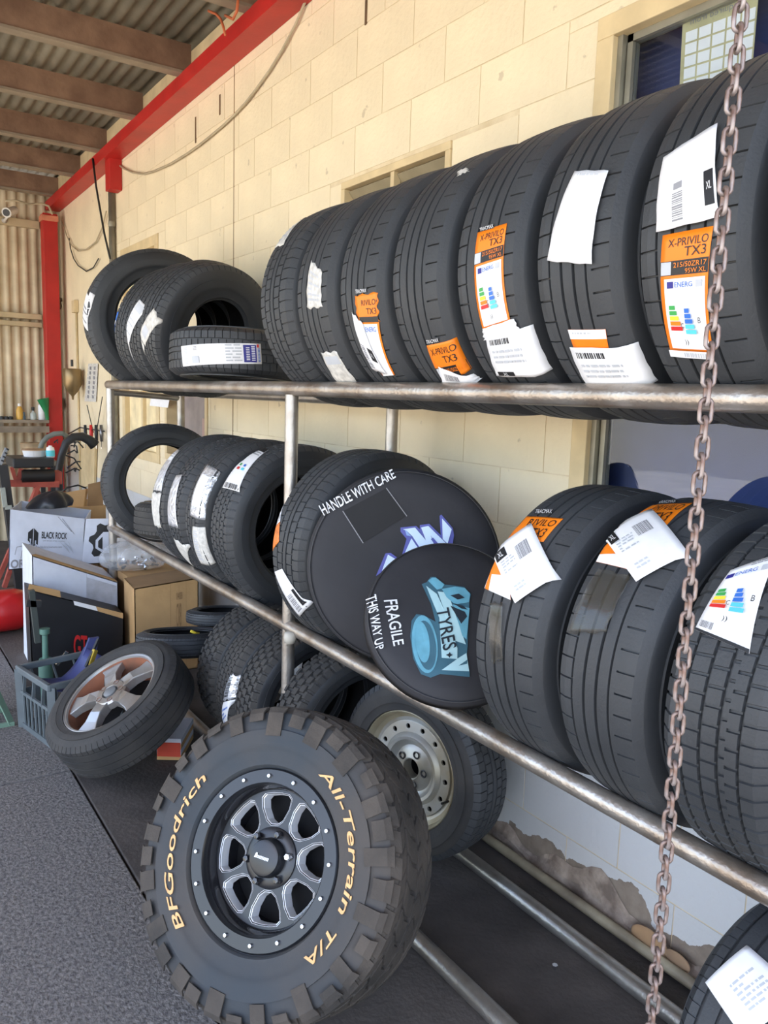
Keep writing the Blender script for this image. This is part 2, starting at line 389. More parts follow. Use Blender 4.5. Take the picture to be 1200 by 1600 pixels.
n = int((WX+.15-XR0)/.076*8); b = MB()
def rf(u, v):
    x = XR0+u*(WX+.15-XR0); y = -1.6+v*10.3
    return (x, y, RZ(y)+.262+.010*math.sin(2*PI*x/.076))
b.grid(rf, n, 6); b.build('roof_sheet', TIN, ceil, smooth=True, rel=(0,4,3.4))
PUR = mat('purlin_timber', rgb(112,84,66), .75, scale=6, col2=rgb(140,110,88), bump=.25, bscale=30)
PURL = mat('purlin_lip', rgb(136,122,104), .6, var=.15)
for y in (-1.0, -.1, .8, 1.85, 2.8, 3.80, pX(283,128,1.7).y, pX(210,205,1.7).y, pX(155,255,1.7).y, pX(115,300,1.7).y, 8.2):
    z = RZ(y)+.075
    p = MB().box((XR0+.02, y, z), (bx0+.06, y+.05, z+.165)).build('purlin', PUR, ceil, rel=(0,4,3.4))
    MB().box((XR0+.02, y-.012, z-.003), (bx0+.02, y+.062, z+.012)).build('purlin_lip', PURL, p, rel=(0,4,3.4))
# packing pieces of the wall top between the purlins
b = MB().box((bx0+.06, -1.9, RZ(0)+.02), (WX+.1, 8.5, RZ(8)+.25)); b.build('wall_plate', mat('plate_tan', rgb(196,176,138), .8, var=.12), ceil, rel=(0,4,3.4))
# outer gutter beam on posts at the open side
b = MB().box((XR0-.05, -1.6, RZ(4)), (XR0+.02, 8.6, RZ(4)+.18)); b.build('eaves_beam', REDP, ceil, rel=(0,4,3.4))
# back wall of corrugated sheet
bw = struct(bpy.data.objects.new('wall_back', None)); C.objects.link(bw); bw.location = (0, 8.5, 0)
TINC = mat('cream_tin', rgb(214,198,168), .5, scale=4, col2=rgb(176,160,132), var=.1)
nx = int((WX+2.6)/.085*10)
def bwf(u, v):
    x = -2.6+u*(WX+2.6); return (x, 8.5+.011*math.tanh(2.5*math.sin(2*PI*x/.085)), v*3.35)
MB().grid(bwf, nx, 1).build('wall_sheet', TINC, bw, smooth=True, rel=(0,8.5,0))
for z, h in ((2.10, .045), (2.175, .05), (3.03, .07)):
    MB().box((-2.6, 8.43, z-h/2), (1.63, 8.488, z+h/2)).build('girt', mat('girt_cream', rgb(190,172,138), .6, var=.1), bw, rel=(0,8.5,0), bevel=.004)
# ------------------------------------------------------------------ tyre rack
RX0, RX1 = 1.25, 1.66
ZU, ZL, ZB = 1.54, .72, .026
RY0, RY1 = -.9, 4.66
rk = root('tyre_rack', 'long two tier tyre rack welded from worn galvanised pipe along the block wall', 'rack', (RX0, RY1, 0))
def pipe(p, q, r=.024, nm='rail', m=None): return MB().tube([p, q], r, 16).build(nm, m or STEEL, rk, smooth=True, ang=50, rel=(RX0, RY1, 0))
pipe((RX0, RY0, ZU), (RX0, RY1+.03, ZU), m=STEELR)
pipe((RX1, RY0, ZU-.03), (RX1, RY1, ZU-.03))
pipe((RX0, RY0, ZL), (RX0, RY1+.03, ZL), m=STEELR)
pipe((RX1, RY0, ZL-.03), (RX1, RY1, ZL-.03))
pipe((RX0, RY0, ZB), (RX0, 3.95, ZB)); pipe((RX1-.03, RY0, ZB), (RX1-.03, 3.95, ZB))
for y in (RY1, 2.43, .18):
    pipe((RX0, y, 0), (RX0, y, ZU-.02), .0225, 'post'); pipe((RX1, y, 0), (RX1, y, ZU-.04), .0225, 'post')
    for z in (ZU, ZL) if y != 2.43 else (): pipe((RX0, y+.0, z-.04), (RX1, y+.0, z-.065), .018, 'cross_bar')
MB().lathe([(.0,-.02),(.018,-.018),(.022,0),(.018,.018),(0,.02)], 12, (RX0-.03, pX(478,790+.0,RX0).y if False else 2.36, ZL-.02)).build('weld_lump', mat('weld_white', rgb(190,184,172), .6), rk, smooth=True, rel=(RX0,RY1,0))

# ------------------------------------------------------------------ tyres
def prof_r(t, R):
    a = abs(t); r = R-.005*a*a
    if a > .82: r -= .017*((a-.82)/.18)**2
    return r
TREADS = {
 # zones: (t0, t1, kind, slit) ; kind b block, r rib, g groove
 'sport': dict(np=50, wide=.09, z=[(-1,-.86,'r',''),(-.86,-.48,'b','A'),(-.48,-.38,'r',''),(-.38,-.33,'g',''),(-.33,-.10,'r',''),(-.10,-.03,'g',''),(-.03,.2,'r',''),(.2,.27,'g',''),(.27,.52,'r',''),(.52,.57,'g',''),(.57,.9,'b','A'),(.9,1,'r','')], gd=.0075, sd=.006, skew=lambda t: .12*t),
 'touring': dict(np=62, wide=.13, z=[(-1,-.52,'b','A'),(-.52,-.45,'g',''),(-.45,-.16,'b','B'),(-.16,-.08,'g',''),(-.08,.08,'r',''),(.08,.16,'g',''),(.16,.45,'b','B'),(.45,.52,'g',''),(.52,1,'b','A')], gd=.0075, sd=.005, skew=lambda t: .22*t),
 'zigzag': dict(np=66, wide=.2, z=[(-1,-.56,'b','A'),(-.56,-.50,'g',''),(-.50,-.30,'b','B'),(-.30,-.2,'b','A'),(-.2,-.13,'g',''),(-.13,.13,'b','B'),(.13,.2,'g',''),(.2,.5,'b','A'),(.5,.56,'g',''),(.56,1,'b','B')], gd=.007, sd=.005, skew=lambda t: .3*t),
 'knobby': dict(np=52, wide=.34, z=[(-1,-.66,'b','A'),(-.66,-.56,'g',''),(-.56,-.26,'b','B'),(-.26,-.17,'g',''),(-.17,.17,'b','A'),(.17,.26,'g',''),(.26,.56,'b','B'),(.56,.66,'g',''),(.66,1,'b','A')], gd=.009, sd=.009, skew=lambda t: .25*t),
 'ribbed': dict(np=72, wide=.10, z=[(-1,-.64,'b','A'),(-.64,-.57,'g',''),(-.57,-.26,'r',''),(-.26,-.19,'g',''),(-.19,.19,'r',''),(.19,.26,'g',''),(.26,.57,'r',''),(.57,.64,'g',''),(.64,1,'b','B')], gd=.005, sd=.003, skew=lambda t: .1*t),
 'terrain': dict(np=40, wide=.2, z=[(-1,-.62,'b','A'),(-.62,-.53,'g',''),(-.53,-.08,'b','B'),(-.08,0,'g',''),(0,.5,'b','A'),(.5,.6,'g',''),(.6,1,'b','B')], gd=.009, sd=.007, skew=lambda t: .34*math.sin(t*9)),
}
_tm = {}
def tyre_meshes(typ, R, W, rim, m_t, m_s):
    key = (typ, R, W, rim, m_t.name)
    if key in _tm: return _tm[key]
    T = TREADS[typ]; hw = W*.435
    cols = []        # (t, isgroove, slit)
    for (a, c, k, s) in T['z']:
        if k == 'g': cols += [(a+.008, 1, ''), (c-.008, 1, '')]
        else:
            n = max(2, int((c-a)/.16)+1)
            cols += [(a+(c-a)*i/(n-1), 0, s) for i in range(n)]
    rows = []
    wd = T['wide']
    for p in range(T['np']):
        for base, s in ((0, 'A'), (.5, 'B')):
            for fr, on in ((0, 0), (.16, 1), (.84, 1), (1, 0)): rows.append((p+base+fr*wd, s if on else ''))
            rows.append((p+base+wd+(.5-wd)*.5, ''))
    V = []; NC = len(cols)
    for (rp_, rs) in rows:
        for (t, g_, s) in cols:
            r = prof_r(t, R)-(T['gd'] if g_ else (T['sd'] if (rs and rs == s) else 0))
            th = 2*PI*(rp_+T['skew'](t))/T['np']
            V.append((r*math.cos(th), t*hw, r*math.sin(th)))
    NR = len(rows); Fc = []
    for i in range(NR):
        j = (i+1) % NR
        for k in range(NC-1): Fc.append((i*NC+k, i*NC+k+1, j*NC+k+1, j*NC+k))
    b = MB(); b.v = V; b.f = Fc; me_t = b.mesh('tread', m_t); fix(me_t)
    r1 = prof_r(1, R); H = r1-rim
    sp = [(r1+.001, hw-.001), (r1-.006, hw+.004), (r1-.03*H/.1, W*.475), (r1-.3*H, W*.497), (rim+.50*H, W*.5), (rim+.40*H, W*.494), (rim+.385*H, W*.486), (rim+.30*H, W*.478), (rim+.16*H, W*.452), (rim+.11*H, W*.452), (rim+.08*H, W*.43), (rim+.01, W*.405), (rim, W*.38), (rim-.001, W*.36)]
    sm = []
    for sg in (-1, 1):
        b = MB().lathe([(r, h*sg) for r, h in sp], 96, axis='Y'); me = b.mesh('sidewall', m_s, True, 40); fix(me); sm.append(me)
    ip = [(rim, -W*.36), (rim+.3*H, -W*.45), (rim+.6*H, -W*.47), (R-.03, -W*.40), (R-.022, -W*.3), (R-.02, 0), (R-.022, W*.3), (R-.03, W*.40), (rim+.6*H, W*.47), (rim+.3*H, W*.45), (rim, W*.36)]
    me_i = MB().lathe(ip, 64, axis='Y').mesh('inner_liner', LINER, True)
    _tm[key] = (me_t, sm[0], sm[1], me_i); return _tm[key]

class Tyre:
    def __init__(s, name, label, cat, c, typ='sport', R=.335, W=.218, rim=.212, yaw=0, tilt=0, roll=0, spin=0, n=None, group=None, mt=RUB, ms=RUBS, sc=1., extra=None):
        """axis = local Y, outer face = local -Y; yaw about Z, tilt about X, roll about Y(world)"""
        s.R, s.W, s.rim = R, W, rim
        if n is not None:
            yv = -Vector(n).normalized(); zv = (Vector((0,0,1))-yv*yv.z).normalized(); xv = yv.cross(zv)
            m = Matrix((xv, yv, zv)).transposed()
        else:
            m = Euler((0, math.radians(roll), 0)).to_matrix() @ Euler((0,0,math.radians(yaw))).to_matrix() @ Euler((math.radians(tilt),0,0)).to_matrix()
        s.M = Matrix.Translation(Vector(c)) @ m.to_4x4() @ Matrix.Scale(sc, 4)
        s.o = root(name, label, cat, None, group, s.M); s.I = s.M.inverted()
        t = tyre_meshes(typ, R, W, rim, mt, ms)
        tr = mo('tread', t[0], s.o); tr.rotation_euler = (0, math.radians(spin), 0)
        for k in (1, 2): mo('sidewall', t[k], s.o)
        mo('inner_liner', t[3], s.o)
    def local(s, px, py):
        o = s.I @ EYE; d = (s.I.to_3x3() @ ray(px, py)); R = s.R-.002
        a = d.x**2+d.z**2; b_ = o.x*d.x+o.z*d.z; c = o.x**2+o.z**2-R*R; D = b_*b_-a*c
        k = (-b_-math.sqrt(max(D, 0)))/a; p = o+d*k
        return math.atan2(p.z, p.x), p.y
    def surf(s, th, y, off):
        t = y/(s.W*.435)
        if abs(t) > 1:
            ov = min(abs(t)-1, .25); r = prof_r(1, s.R)-.3*ov*s.W*.435-.9*ov*ov*s.W*.435
            y = math.copysign(s.W*.435*(1+ov*.6), t)
        else: r = prof_r(t, s.R)
        return Vector(((r+off)*math.cos(th), y, (r+off)*math.sin(th)))
    def sticker(s, corners, m=PAPER, off=.0012, parts=(), nm='label', jag=0, clamp=1.12):
        q = [s.local(*c) for c in corners]
        q = [(th if th-q[0][0] < PI else th-2*PI, y) for th, y in q]; q = [(th if q[0][0]-th < PI else th+2*PI, y) for th, y in q]
        lim = s.W*.435*clamp
        q = [(th, max(-lim, min(lim, y))) for th, y in q]
        def mp(u, v, o=off):
            th = q[0][0]*(1-u)*(1-v)+q[1][0]*u*(1-v)+q[2][0]*u*v+q[3][0]*(1-u)*v
            y = q[0][1]*(1-u)*(1-v)+q[1][1]*u*(1-v)+q[2][1]*u*v+q[3][1]*(1-u)*v
            return s.surf(th, y, o)
        def wob(u, v):
            if jag:
                if u in (0, 1): u += jag*math.sin(v*17+3*u)*.5*(.3+v)
                if v in (0, 1): v += jag*math.sin(u*13+v*5)*.5
            return u, v
        b = MB().grid(lambda u, v: mp(*wob(u, v)), 8, 14)
        lo = b.build(nm, m, s.o, smooth=True)
        sol = lo.modifiers.new('thickness', 'SOLIDIFY'); sol.thickness = .0006; sol.offset = 0
        for i, p in enumerate(parts):
            kind = p[0]; oo = off+.0008+.0003*i
            if kind == 'rect':
                _, u0, v0, u1, v1, pm = p
                MB().grid(lambda u, v: mp(u0+(u1-u0)*u, v0+(v1-v0)*v, oo), 4, 6).build('printed_panel', pm, lo, smooth=True)
            elif kind == 'text':
                _, st, u0, v0, u1, v1, pm = p[:7]; rot = p[7] if len(p) > 7 else 0
                tv, tf, _ = text2d(st)
                fx = {0: lambda x, y: (x, 1-y), 90: lambda x, y: (1-y, 1-x), -90: lambda x, y: (y, x), 180: lambda x, y: (1-x, y)}[rot]
                vv = [fx(x, y) for x, y in tv]
                MB().add([mp(u0+(u1-u0)*x, v0+(v1-v0)*y, oo+.0004) for x, y in vv], tf).build('lettering', pm, lo)
            elif kind == 'lines':     # rows of illegible small print
                _, u0, v0, u1, v1, pm, nrow = p; b = MB(); rd = random.Random(int(u0*991+v0*577)+i)
                for rw in range(nrow):
                    a0 = v0+(v1-v0)*rw/nrow; a1 = a0+(v1-v0)*.45/nrow; x = u0
                    while x < u1-.01:
                        e = min(u1, x+rd.uniform(.03,.12))
                        b.add([mp(x,a0,oo), mp(e,a0,oo), mp(e,a1,oo), mp(x,a1,oo)], [(0,1,2,3)]); x = e+rd.uniform(.015,.04)
                        if rd.random() < .1: break
                b.build('small_print', pm, lo)
            elif kind == 'bars':      # barcode
                _, u0, v0, u1, v1, pm, horiz = p
                b = MB(); rd = random.Random(i*7+3); x = 0.
                while x < .97:
                    w_ = rd.uniform(.015, .06); e = min(1, x+w_)
                    if horiz: b.grid(lambda u, v: mp(u0+(u1-u0)*u, v0+(v1-v0)*(x+(e-x)*v), oo), 2, 1)
                    else: b.grid(lambda u, v: mp(u0+(u1-u0)*(x+(e-x)*u), v0+(v1-v0)*v, oo), 1, 2)
                    x = e+rd.uniform(.015, .05)
                b.build('barcode', pm, lo)
        return lo
SEAT = lambda R, z: (RX0+RX1)/2+.021, 
def seat(R, zr):     # centre of a tyre of radius R resting on the two rails of a tier
    ax, az, bx_, bz = RX0, zr, RX1, zr-.03
    mx, mz = (ax+bx_)/2, (az+bz)/2; h2 = math.hypot(bx_-ax, bz-az)/2; h = math.sqrt((R+.0245)**2-h2*h2)
    nx, nz = (az-bz)/(2*h2), (bx_-ax)/(2*h2)
    return mx+nx*h, mz+nz*h
def energy(u0, v0, u1, v1):
    P = lambda a, b_, c, d, m: ('rect', u0+(u1-u0)*a, v0+(v1-v0)*b_, u0+(u1-u0)*c, v0+(v1-v0)*d, m)
    L = [P(.05,.03,.22,.12,NAVY), ('text','ENERG', u0+(u1-u0)*.26, v0+(v1-v0)*.04, u0+(u1-u0)*.72, v0+(v1-v0)*.11, BLUE), P(.8,.03,.96,.12,LGREY)]
    for k, (m, e) in enumerate(((GREEN,.2),(GREEN,.24),(YEL,.28),(ORANGE,.32),(RED,.36))): L.append(P(.08,.36+k*.075,.08+e-.04,.42+k*.075,m))
    for k, m in enumerate((BLUE,BLUE,BLUE,CYAN,CYAN)): L.append(P(.5,.40+k*.075,.62+.04*k,.46+k*.075,m))
    L += [('text','C',u0+(u1-u0)*.40,v0+(v1-v0)*.60,u0+(u1-u0)*.47,v0+(v1-v0)*.67,BLACK), ('text','B',u0+(u1-u0)*.86,v0+(v1-v0)*.52,u0+(u1-u0)*.93,v0+(v1-v0)*.6,BLACK), ('text','))',u0+(u1-u0)*.44,v0+(v1-v0)*.84,u0+(u1-u0)*.54,v0+(v1-v0)*.93,BLACK)]
    return L
def privilo(short=False):
    L = [('text','X-PRIVILO',.15,.045,.95,.105,BLACK), ('text','TX3',.5,.115,.93,.185,BLACK), ('rect',.0,.21,1,.32,BLACK), ('rect',.02,.215,.24,.315,LGREY), ('text','215/50ZR17',.3,.225,.97,.262,ORANGE), ('text','95W XL',.55,.275,.97,.31,ORANGE)]
    if not short: L += [('rect',.1,.345,.96,.93,WHITE)]+energy(.12,.35,.94,.92)
    return L
PAPERTXT = [('bars',.08,.1,.55,.22,BLACK,False), ('rect',.06,.86,.4,.97,BLACK), ('text','XL',.18,.88,.28,.95,WHITE), ('lines',.1,.34,.75,.7,LGREY,3)]
PAPERTOP = [('rect',.3,.48,.45,.56,GREY), ('bars',.28,.6,.46,.95,GREY,True), ('rect',.82,.5,.97,.86,BLACK), ('text','XL',.86,.62,.94,.7,WHITE)]
RK = 'new tyres standing on the upper rails'; RKL = 'tyres standing on the lower rails'; RKF = 'tyres standing on the floor rails'
def rack_tyre(label, y, zr, group, R=.335, **k):
    x, z = seat(R, zr); dx = k.pop('dx', 0); dz = k.pop('dz', 0)
    return Tyre('car_tyre', label, 'tyre', (x+dx, y, z+dz), R=R, group=group, **k)
U = {}
U[1] = rack_tyre('upper rail tyre next to the flat lying tyre, worn white tag near its crown', 2.37, ZU, RK, typ='touring', spin=3, W=.236)
U[2] = rack_tyre('upper rail tyre with one crumpled worn tag and a curled paper strip at the rail', 2.115, ZU, RK, typ='sport', spin=1, W=.236)
U[3] = rack_tyre('upper rail tyre with creased orange sticker under a folded white slip', 1.86, ZU, RK, typ='sport', spin=4, W=.236)
U[4] = rack_tyre('upper rail tyre with small orange sticker close above the rail', 1.605, ZU, RK, typ='sport', spin=2, W=.236)
U[5] = rack_tyre('upper rail tyre with tall orange energy label and white paper flap below it', 1.35, ZU, RK, typ='sport', spin=0, W=.236)
U[6] = rack_tyre('upper rail tyre with blank white sheet high up and barcode sheet at the rail', 1.10, ZU, RK, typ='sport', spin=5, W=.236)
U[7] = rack_tyre('upper rail tyre with white sheet above a full orange energy label, behind the chain', 0.852, ZU, RK, typ='sport', spin=1.5, W=.236)
U[8] = rack_tyre('upper rail tyre without stickers beside the hanging chain', .605, ZU, RK, typ='sport', spin=3.3, W=.236)
U[1].sticker([(466,338),(473,343),(444,384),(427,387)], PAPERW, jag=.04, parts=[('rect',.3,.0,.9,.1,RED), ('lines',.1,.2,.9,.9,LGREY,7)])
U[2].sticker([(488,407),(504,425),(504,480),(482,482)], PAPERW, jag=.06, parts=[('lines',.1,.2,.9,.9,LGREY,6)])
U[2].sticker([(503,550),(526,549),(567,605),(535,605)], PAPERW, jag=.05, parts=[('rect',.1,.1,.9,.3,LGREY)])
U[3].sticker([(556,462),(588,457),(592,503),(562,503)], ORANGE, jag=.08, parts=[('text','RIVILO',.3,.2,.95,.4,BLACK), ('text','TX3',.5,.5,.95,.72,BLACK), ('rect',.1,.8,1,1,BLACK)])
U[3].sticker([(557,452),(574,450),(574,457),(557,460)], BLACK, parts=[('text','TRACMAX',.02,.1,.98,.9,WHITE)])
U[3].sticker([(566,503),(592,503),(618,585),(600,586)], ORANGE, off=.0016, parts=[('rect',.05,.03,.9,1,WHITE), ('text','ENERG',.2,.08,.8,.16,BLUE)])
U[3].sticker([(553,487),(570,505),(607,583),(585,575)], PAPER, off=.005, jag=.04, parts=[('rect',.55,.5,.95,.75,BLACK), ('text','XL',.65,.58,.85,.66,WHITE), ('bars',.1,.5,.35,.95,GREY,True)])
U[4].sticker([(668,539),(705,532),(731,584),(690,590)], ORANGE, parts=[('text','X-PRIVILO',.1,.12,.95,.3,BLACK), ('text','TX3',.45,.36,.9,.56,BLACK), ('rect',0,.66,1,1,BLACK), ('rect',.04,.68,.3,1,LGREY), ('text','205/50ZR17',.36,.72,.98,.84,ORANGE)])
U[4].sticker([(667,530),(686,527),(687,534),(668,537)], BLACK, parts=[('text','TRACMAX',.02,.1,.98,.9,WHITE)])
U[4].sticker([(688,570),(735,590),(779,601),(700,608)], PAPER, off=.006, jag=.03, parts=[('bars',.15,.2,.6,.5,GREY,False), ('lines',.2,.6,.7,.8,LGREY,2)])
U[4].sticker([(716,269),(730,263),(731,268),(717,275)], PAPERW, jag=.3)
U[5].sticker([(748,364),(793,349),(800,508),(758,521)], ORANGE, parts=privilo())
U[5].sticker([(751,357),(773,350),(774,357),(752,363)], BLACK, parts=[('text','TRACMAX',.02,.1,.98,.9,WHITE)])
U[5].sticker([(763,523),(857,509),(872,586),(780,584)], PAPER, off=.007, jag=.012, parts=PAPERTXT)
U[5].sticker([(757,512),(805,497),(815,520),(760,530)], PAPER, off=.005, jag=.05)
U[6].sticker([(902,271),(954,269),(928,413),(859,408)], PAPER, off=.006, jag=.012, parts=[('lines',.15,.03,.8,.09,LGREY,1)])
U[6].sticker([(893,282),(904,273),(903,300),(889,304)], BLACK, off=.004, parts=[('text','XL',.2,.4,.8,.7,WHITE)])
U[6].sticker([(889,514),(947,514),(956,560),(905,560)], ORANGE, parts=[('rect',0,.0,1,.3,WHITE), ('lines',.1,.08,.6,.22,LGREY,1)])
U[6].sticker([(894,539),(1011,541),(1025,606),(926,606)], PAPER, off=.007, jag=.012, parts=PAPERTXT)
U[7].sticker([(1037,368),(1116,353),(1118,556),(1050,552)], ORANGE, parts=privilo()+[('rect',.04,.935,.98,1,WHITE), ('bars',.4,.95,.95,.99,LGREY,False)])
U[7].sticker([(1041,250),(1126,198),(1129,340),(1031,364)], PAPER, off=.008, jag=.01, parts=PAPERTOP)
U[8].sticker([(1187,668),(1215,668),(1215,676),(1187,674)], PAPERW)
U[6].sticker([(840,646),(880,648),(910,662),(870,662)], PAPERW)
# group at the far end of the upper rails
A = {}
A[1] = rack_tyre('large tyre leaning at the far end of the upper rails, open side showing', 4.455, ZU, RK, R=.385, W=.21, rim=.235, typ='touring', yaw=-6, tilt=2, dx=-.02, dz=.01)
A[2] = rack_tyre('upper rail tyre with a blue topped tag, behind the large end tyre', 4.16, ZU, RK, R=.325, W=.185, typ='touring', yaw=10, tilt=15, rim=.17, dz=.012)
A[3] = rack_tyre('upper rail tyre with a long shiny tag curling down to the rail', 3.955, ZU, RK, R=.325, W=.18, typ='touring', yaw=10, tilt=15, rim=.17, dz=.012)
A[4] = rack_tyre('upper rail tyre with torn whitish tag, standing against the flat lying tyre', 3.745, ZU, RK, R=.32, W=.19, typ='touring', yaw=10, tilt=15.5, rim=.158, dz=.012)
A[1].sticker([(139,449),(149,455),(138,518),(130,505)], PAPER, parts=[('rect',0,0,1,.12,BLACK), ('lines',.1,.2,.9,.9,GREY,6)])
A[2].sticker([(178,484),(186,488),(178,520),(170,518)], BLUE, parts=[('rect',0,.4,1,.6,WHITE)])
A[2].sticker([(170,518),(178,520),(194,589),(185,580)], FOIL)
A[3].sticker([(219,468),(231,481),(203,535),(193,522)], PAPER, parts=[('rect',.1,.05,.9,.25,LGREY), ('lines',.1,.35,.9,.9,LGREY,5)])
A[3].sticker([(193,522),(202,530),(216,588),(203,575)], FOIL)
A[4].sticker([(242,481),(251,503),(228,541),(217,525)], PAPERW, jag=.05, parts=[('rect',.2,.5,.8,.8,LGREY)])
A[4].sticker([(217,525),(226,540),(222,560),(219,550)], PAPERW)
x5, z5 = 1.462, 1.672
A[5] = Tyre('car_tyre', 'tyre lying flat on the upper rails with a wide blue and white label', 'tyre', (x5, 3.32, z5), typ='touring', R=.312, W=.20, rim=.2, tilt=88, roll=3, group=RK)
A[5].sticker([(284,541),(407,537),(409,569),(286,573)], PAPER, parts=[('rect',.8,.08,.945,.92,NAVY), ('lines',.89,.14,.93,.88,WHITE,9), ('lines',.83,.2,.87,.86,WHITE,8), ('rect',.955,.05,.975,.2,RED), ('lines',.962,.25,.985,.92,BLUE,10), ('lines',.2,.1,.25,.3,GREY,3), ('rect',.17,.55,.27,.9,LGREY), ('lines',.06,.12,.11,.92,LGREY,10), ('lines',.60,.06,.78,.95,LGREY,6)], nm='label')
# lower rails
Bt = {}
Bt[1] = rack_tyre('tyre at the far end of the lower rails with open side and foil tag', 4.435, ZL, RKL, R=.335, W=.20, rim=.215, typ='touring', yaw=-8, tilt=-4)
Bt[2] = rack_tyre('lower rail tyre with long bright foil label beside the open end tyre', 3.55, ZL, RKL, R=.33, W=.205, typ='touring', yaw=2)
Bt[3] = rack_tyre('lower rail tyre with crinkled foil label and paper strip at the rail', 3.33, ZL, RKL, R=.33, W=.205, typ='zigzag', yaw=1)
Bt[4] = rack_tyre('lower rail tyre with two stacked narrow labels, foil above paper', 3.10, ZL, RKL, R=.332, W=.205, typ='touring')
Bt[5] = rack_tyre('lower rail tyre with printed energy label near its crown, by the front post', 2.82, ZL, RKL, R=.332, W=.215, typ='zigzag')
Bt[6] = rack_tyre('lower rail tyre with orange tipped foil label standing behind the round black cover', 2.268, ZL, RKL, R=.34, W=.215, typ='touring', yaw=3)
Bt[1].sticker([(165,690),(177,692),(154,757),(146,755)], FOIL, parts=[('rect',0,.6,1,.95,YEL)])
Bt[2].sticker([(266,700),(282,704),(253,768),(236,765)], FOIL, parts=[('rect',.1,.1,.9,.3,PAPER), ('lines',.2,.12,.8,.24,GREY,2)])
Bt[2].sticker([(236,769),(253,771),(253,825),(237,820)], PAPERW, jag=.05)
Bt[3].sticker([(274,742),(286,742),(279,825),(262,820)], FOIL)
Bt[3].sticker([(272,840),(293,855),(310,893),(296,888)], PAPERW, jag=.05)
Bt[4].sticker([(325,726),(341,735),(318,815),(298,805)], FOIL, parts=[('rect',.1,.2,.9,.8,PAPER)])
Bt[4].sticker([(302,822),(321,828),(335,887),(315,880)], PAPERW, parts=[('bars',.1,.1,.9,.9,LGREY,True)])
Bt[5].sticker([(402,697),(420,704),(372,768),(348,762)], PAPER, parts=[('rect',0,0,1,.12,BLACK), ('lines',.2,.15,.9,.27,GREY,2), ('rect',.2,.5,.35,.55,GREEN), ('rect',.2,.58,.4,.63,RED), ('rect',.55,.5,.7,.55,BLUE), ('rect',.55,.58,.75,.63,CYAN), ('bars',.1,.9,.9,.99,BLACK,False)])
Bt[6].sticker([(431,768),(442,762),(438,815),(420,828)], FOIL)
Bt[6].sticker([(420,828),(438,815),(437,846),(421,866)], ORANGEF)
Bt[6].sticker([(430,893),(443,888),(489,950),(470,962)], PAPER, off=.003, parts=[('bars',.2,.55,.6,.95,GREY,True), ('rect',.75,.5,.95,.9,BLACK)])
Bt[7] = Tyre('car_tyre', 'small tyre lying flat on the lower rails inside the row gap', 'tyre', (1.47, 4.02, .846), typ='ribbed', R=.275, W=.185, rim=.165, tilt=86, roll=4, group=RKL, mt=RUBW)
# near tyres on the lower rails
D = {}
D[1] = rack_tyre('lower rail tyre with square white tag over orange sticker, beside the small round cover', 1.232, ZL, RKL, typ='sport', yaw=1, W=.23)
D[2] = rack_tyre('lower rail tyre with large tilted white tag and loose clear film', .972, ZL, RKL, typ='sport', yaw=0, W=.23)
D[3] = rack_tyre('lower rail tyre with wide coloured energy sheet behind the chain', .728, ZL, RKL, typ='zigzag', W=.23)
D[1].sticker([(815,806),(881,812),(850,848),(790,846)], ORANGE, parts=[('text','RIVILO',.3,.12,.95,.4,BLACK), ('text','TX3',.55,.5,.9,.85,BLACK)])
D[1].sticker([(838,796),(865,797),(863,805),(835,804)], BLACK, parts=[('text','TRACMAX',.02,.1,.98,.9,WHITE)])
D[1].sticker([(772,866),(800,850),(800,938),(754,918)], ORANGE, off=.002, parts=[('rect',.0,.6,1,1,WHITE)])
D[1].sticker([(771,865),(833,822),(873,902),(810,944)], PAPER, off=.009, parts=[('bars',.5,.22,.8,.48,GREY,False), ('rect',.03,.08,.3,.26,BLACK), ('text','XL',.1,.12,.22,.22,WHITE), ('lines',.1,.3,.42,.55,LGREY,5), ('lines',.15,.78,.4,.9,LGREY,2)])
D[1].sticker([(768,940),(790,944),(790,1030),(772,1035)], CLEAR, off=.005, nm='clear_tape', jag=.05)
D[2].sticker([(1012,789),(1083,788),(1040,826),(960,826)], ORANGE, parts=[('text','PRIVILO',.3,.12,.95,.4,BLACK), ('text','TX3',.55,.5,.9,.85,BLACK)])
D[2].sticker([(1030,782),(1058,782),(1056,788),(1028,788)], BLACK, parts=[('text','TRACMAX',.02,.1,.98,.9,WHITE)])
D[2].sticker([(945,850),(985,835),(985,892),(932,878)], ORANGE, off=.002, parts=[('rect',.0,.6,1,1,WHITE)])
D[2].sticker([(941,838),(1019,801),(1079,869),(998,913)], PAPER, off=.009, parts=[('bars',.5,.2,.8,.42,GREY,False), ('rect',.03,.1,.2,.3,BLACK), ('text','XL',.07,.14,.16,.24,WHITE), ('lines',.1,.3,.44,.55,LGREY,5), ('lines',.15,.78,.4,.9,LGREY,2)])
D[2].sticker([(938,890),(990,905),(950,990),(888,990)], CLEAR, off=.006, nm='clear_film', jag=.04)
D[3].sticker([(1142,892),(1216,868),(1172,1022),(1086,984)], PAPER, parts=[('lines',.5,.02,.95,.08,GREY,2), ('rect',0,.965,1,1,BLACK), ('bars',.05,.84,.3,.93,GREY,False)]+energy(.0,.1,1,.86))
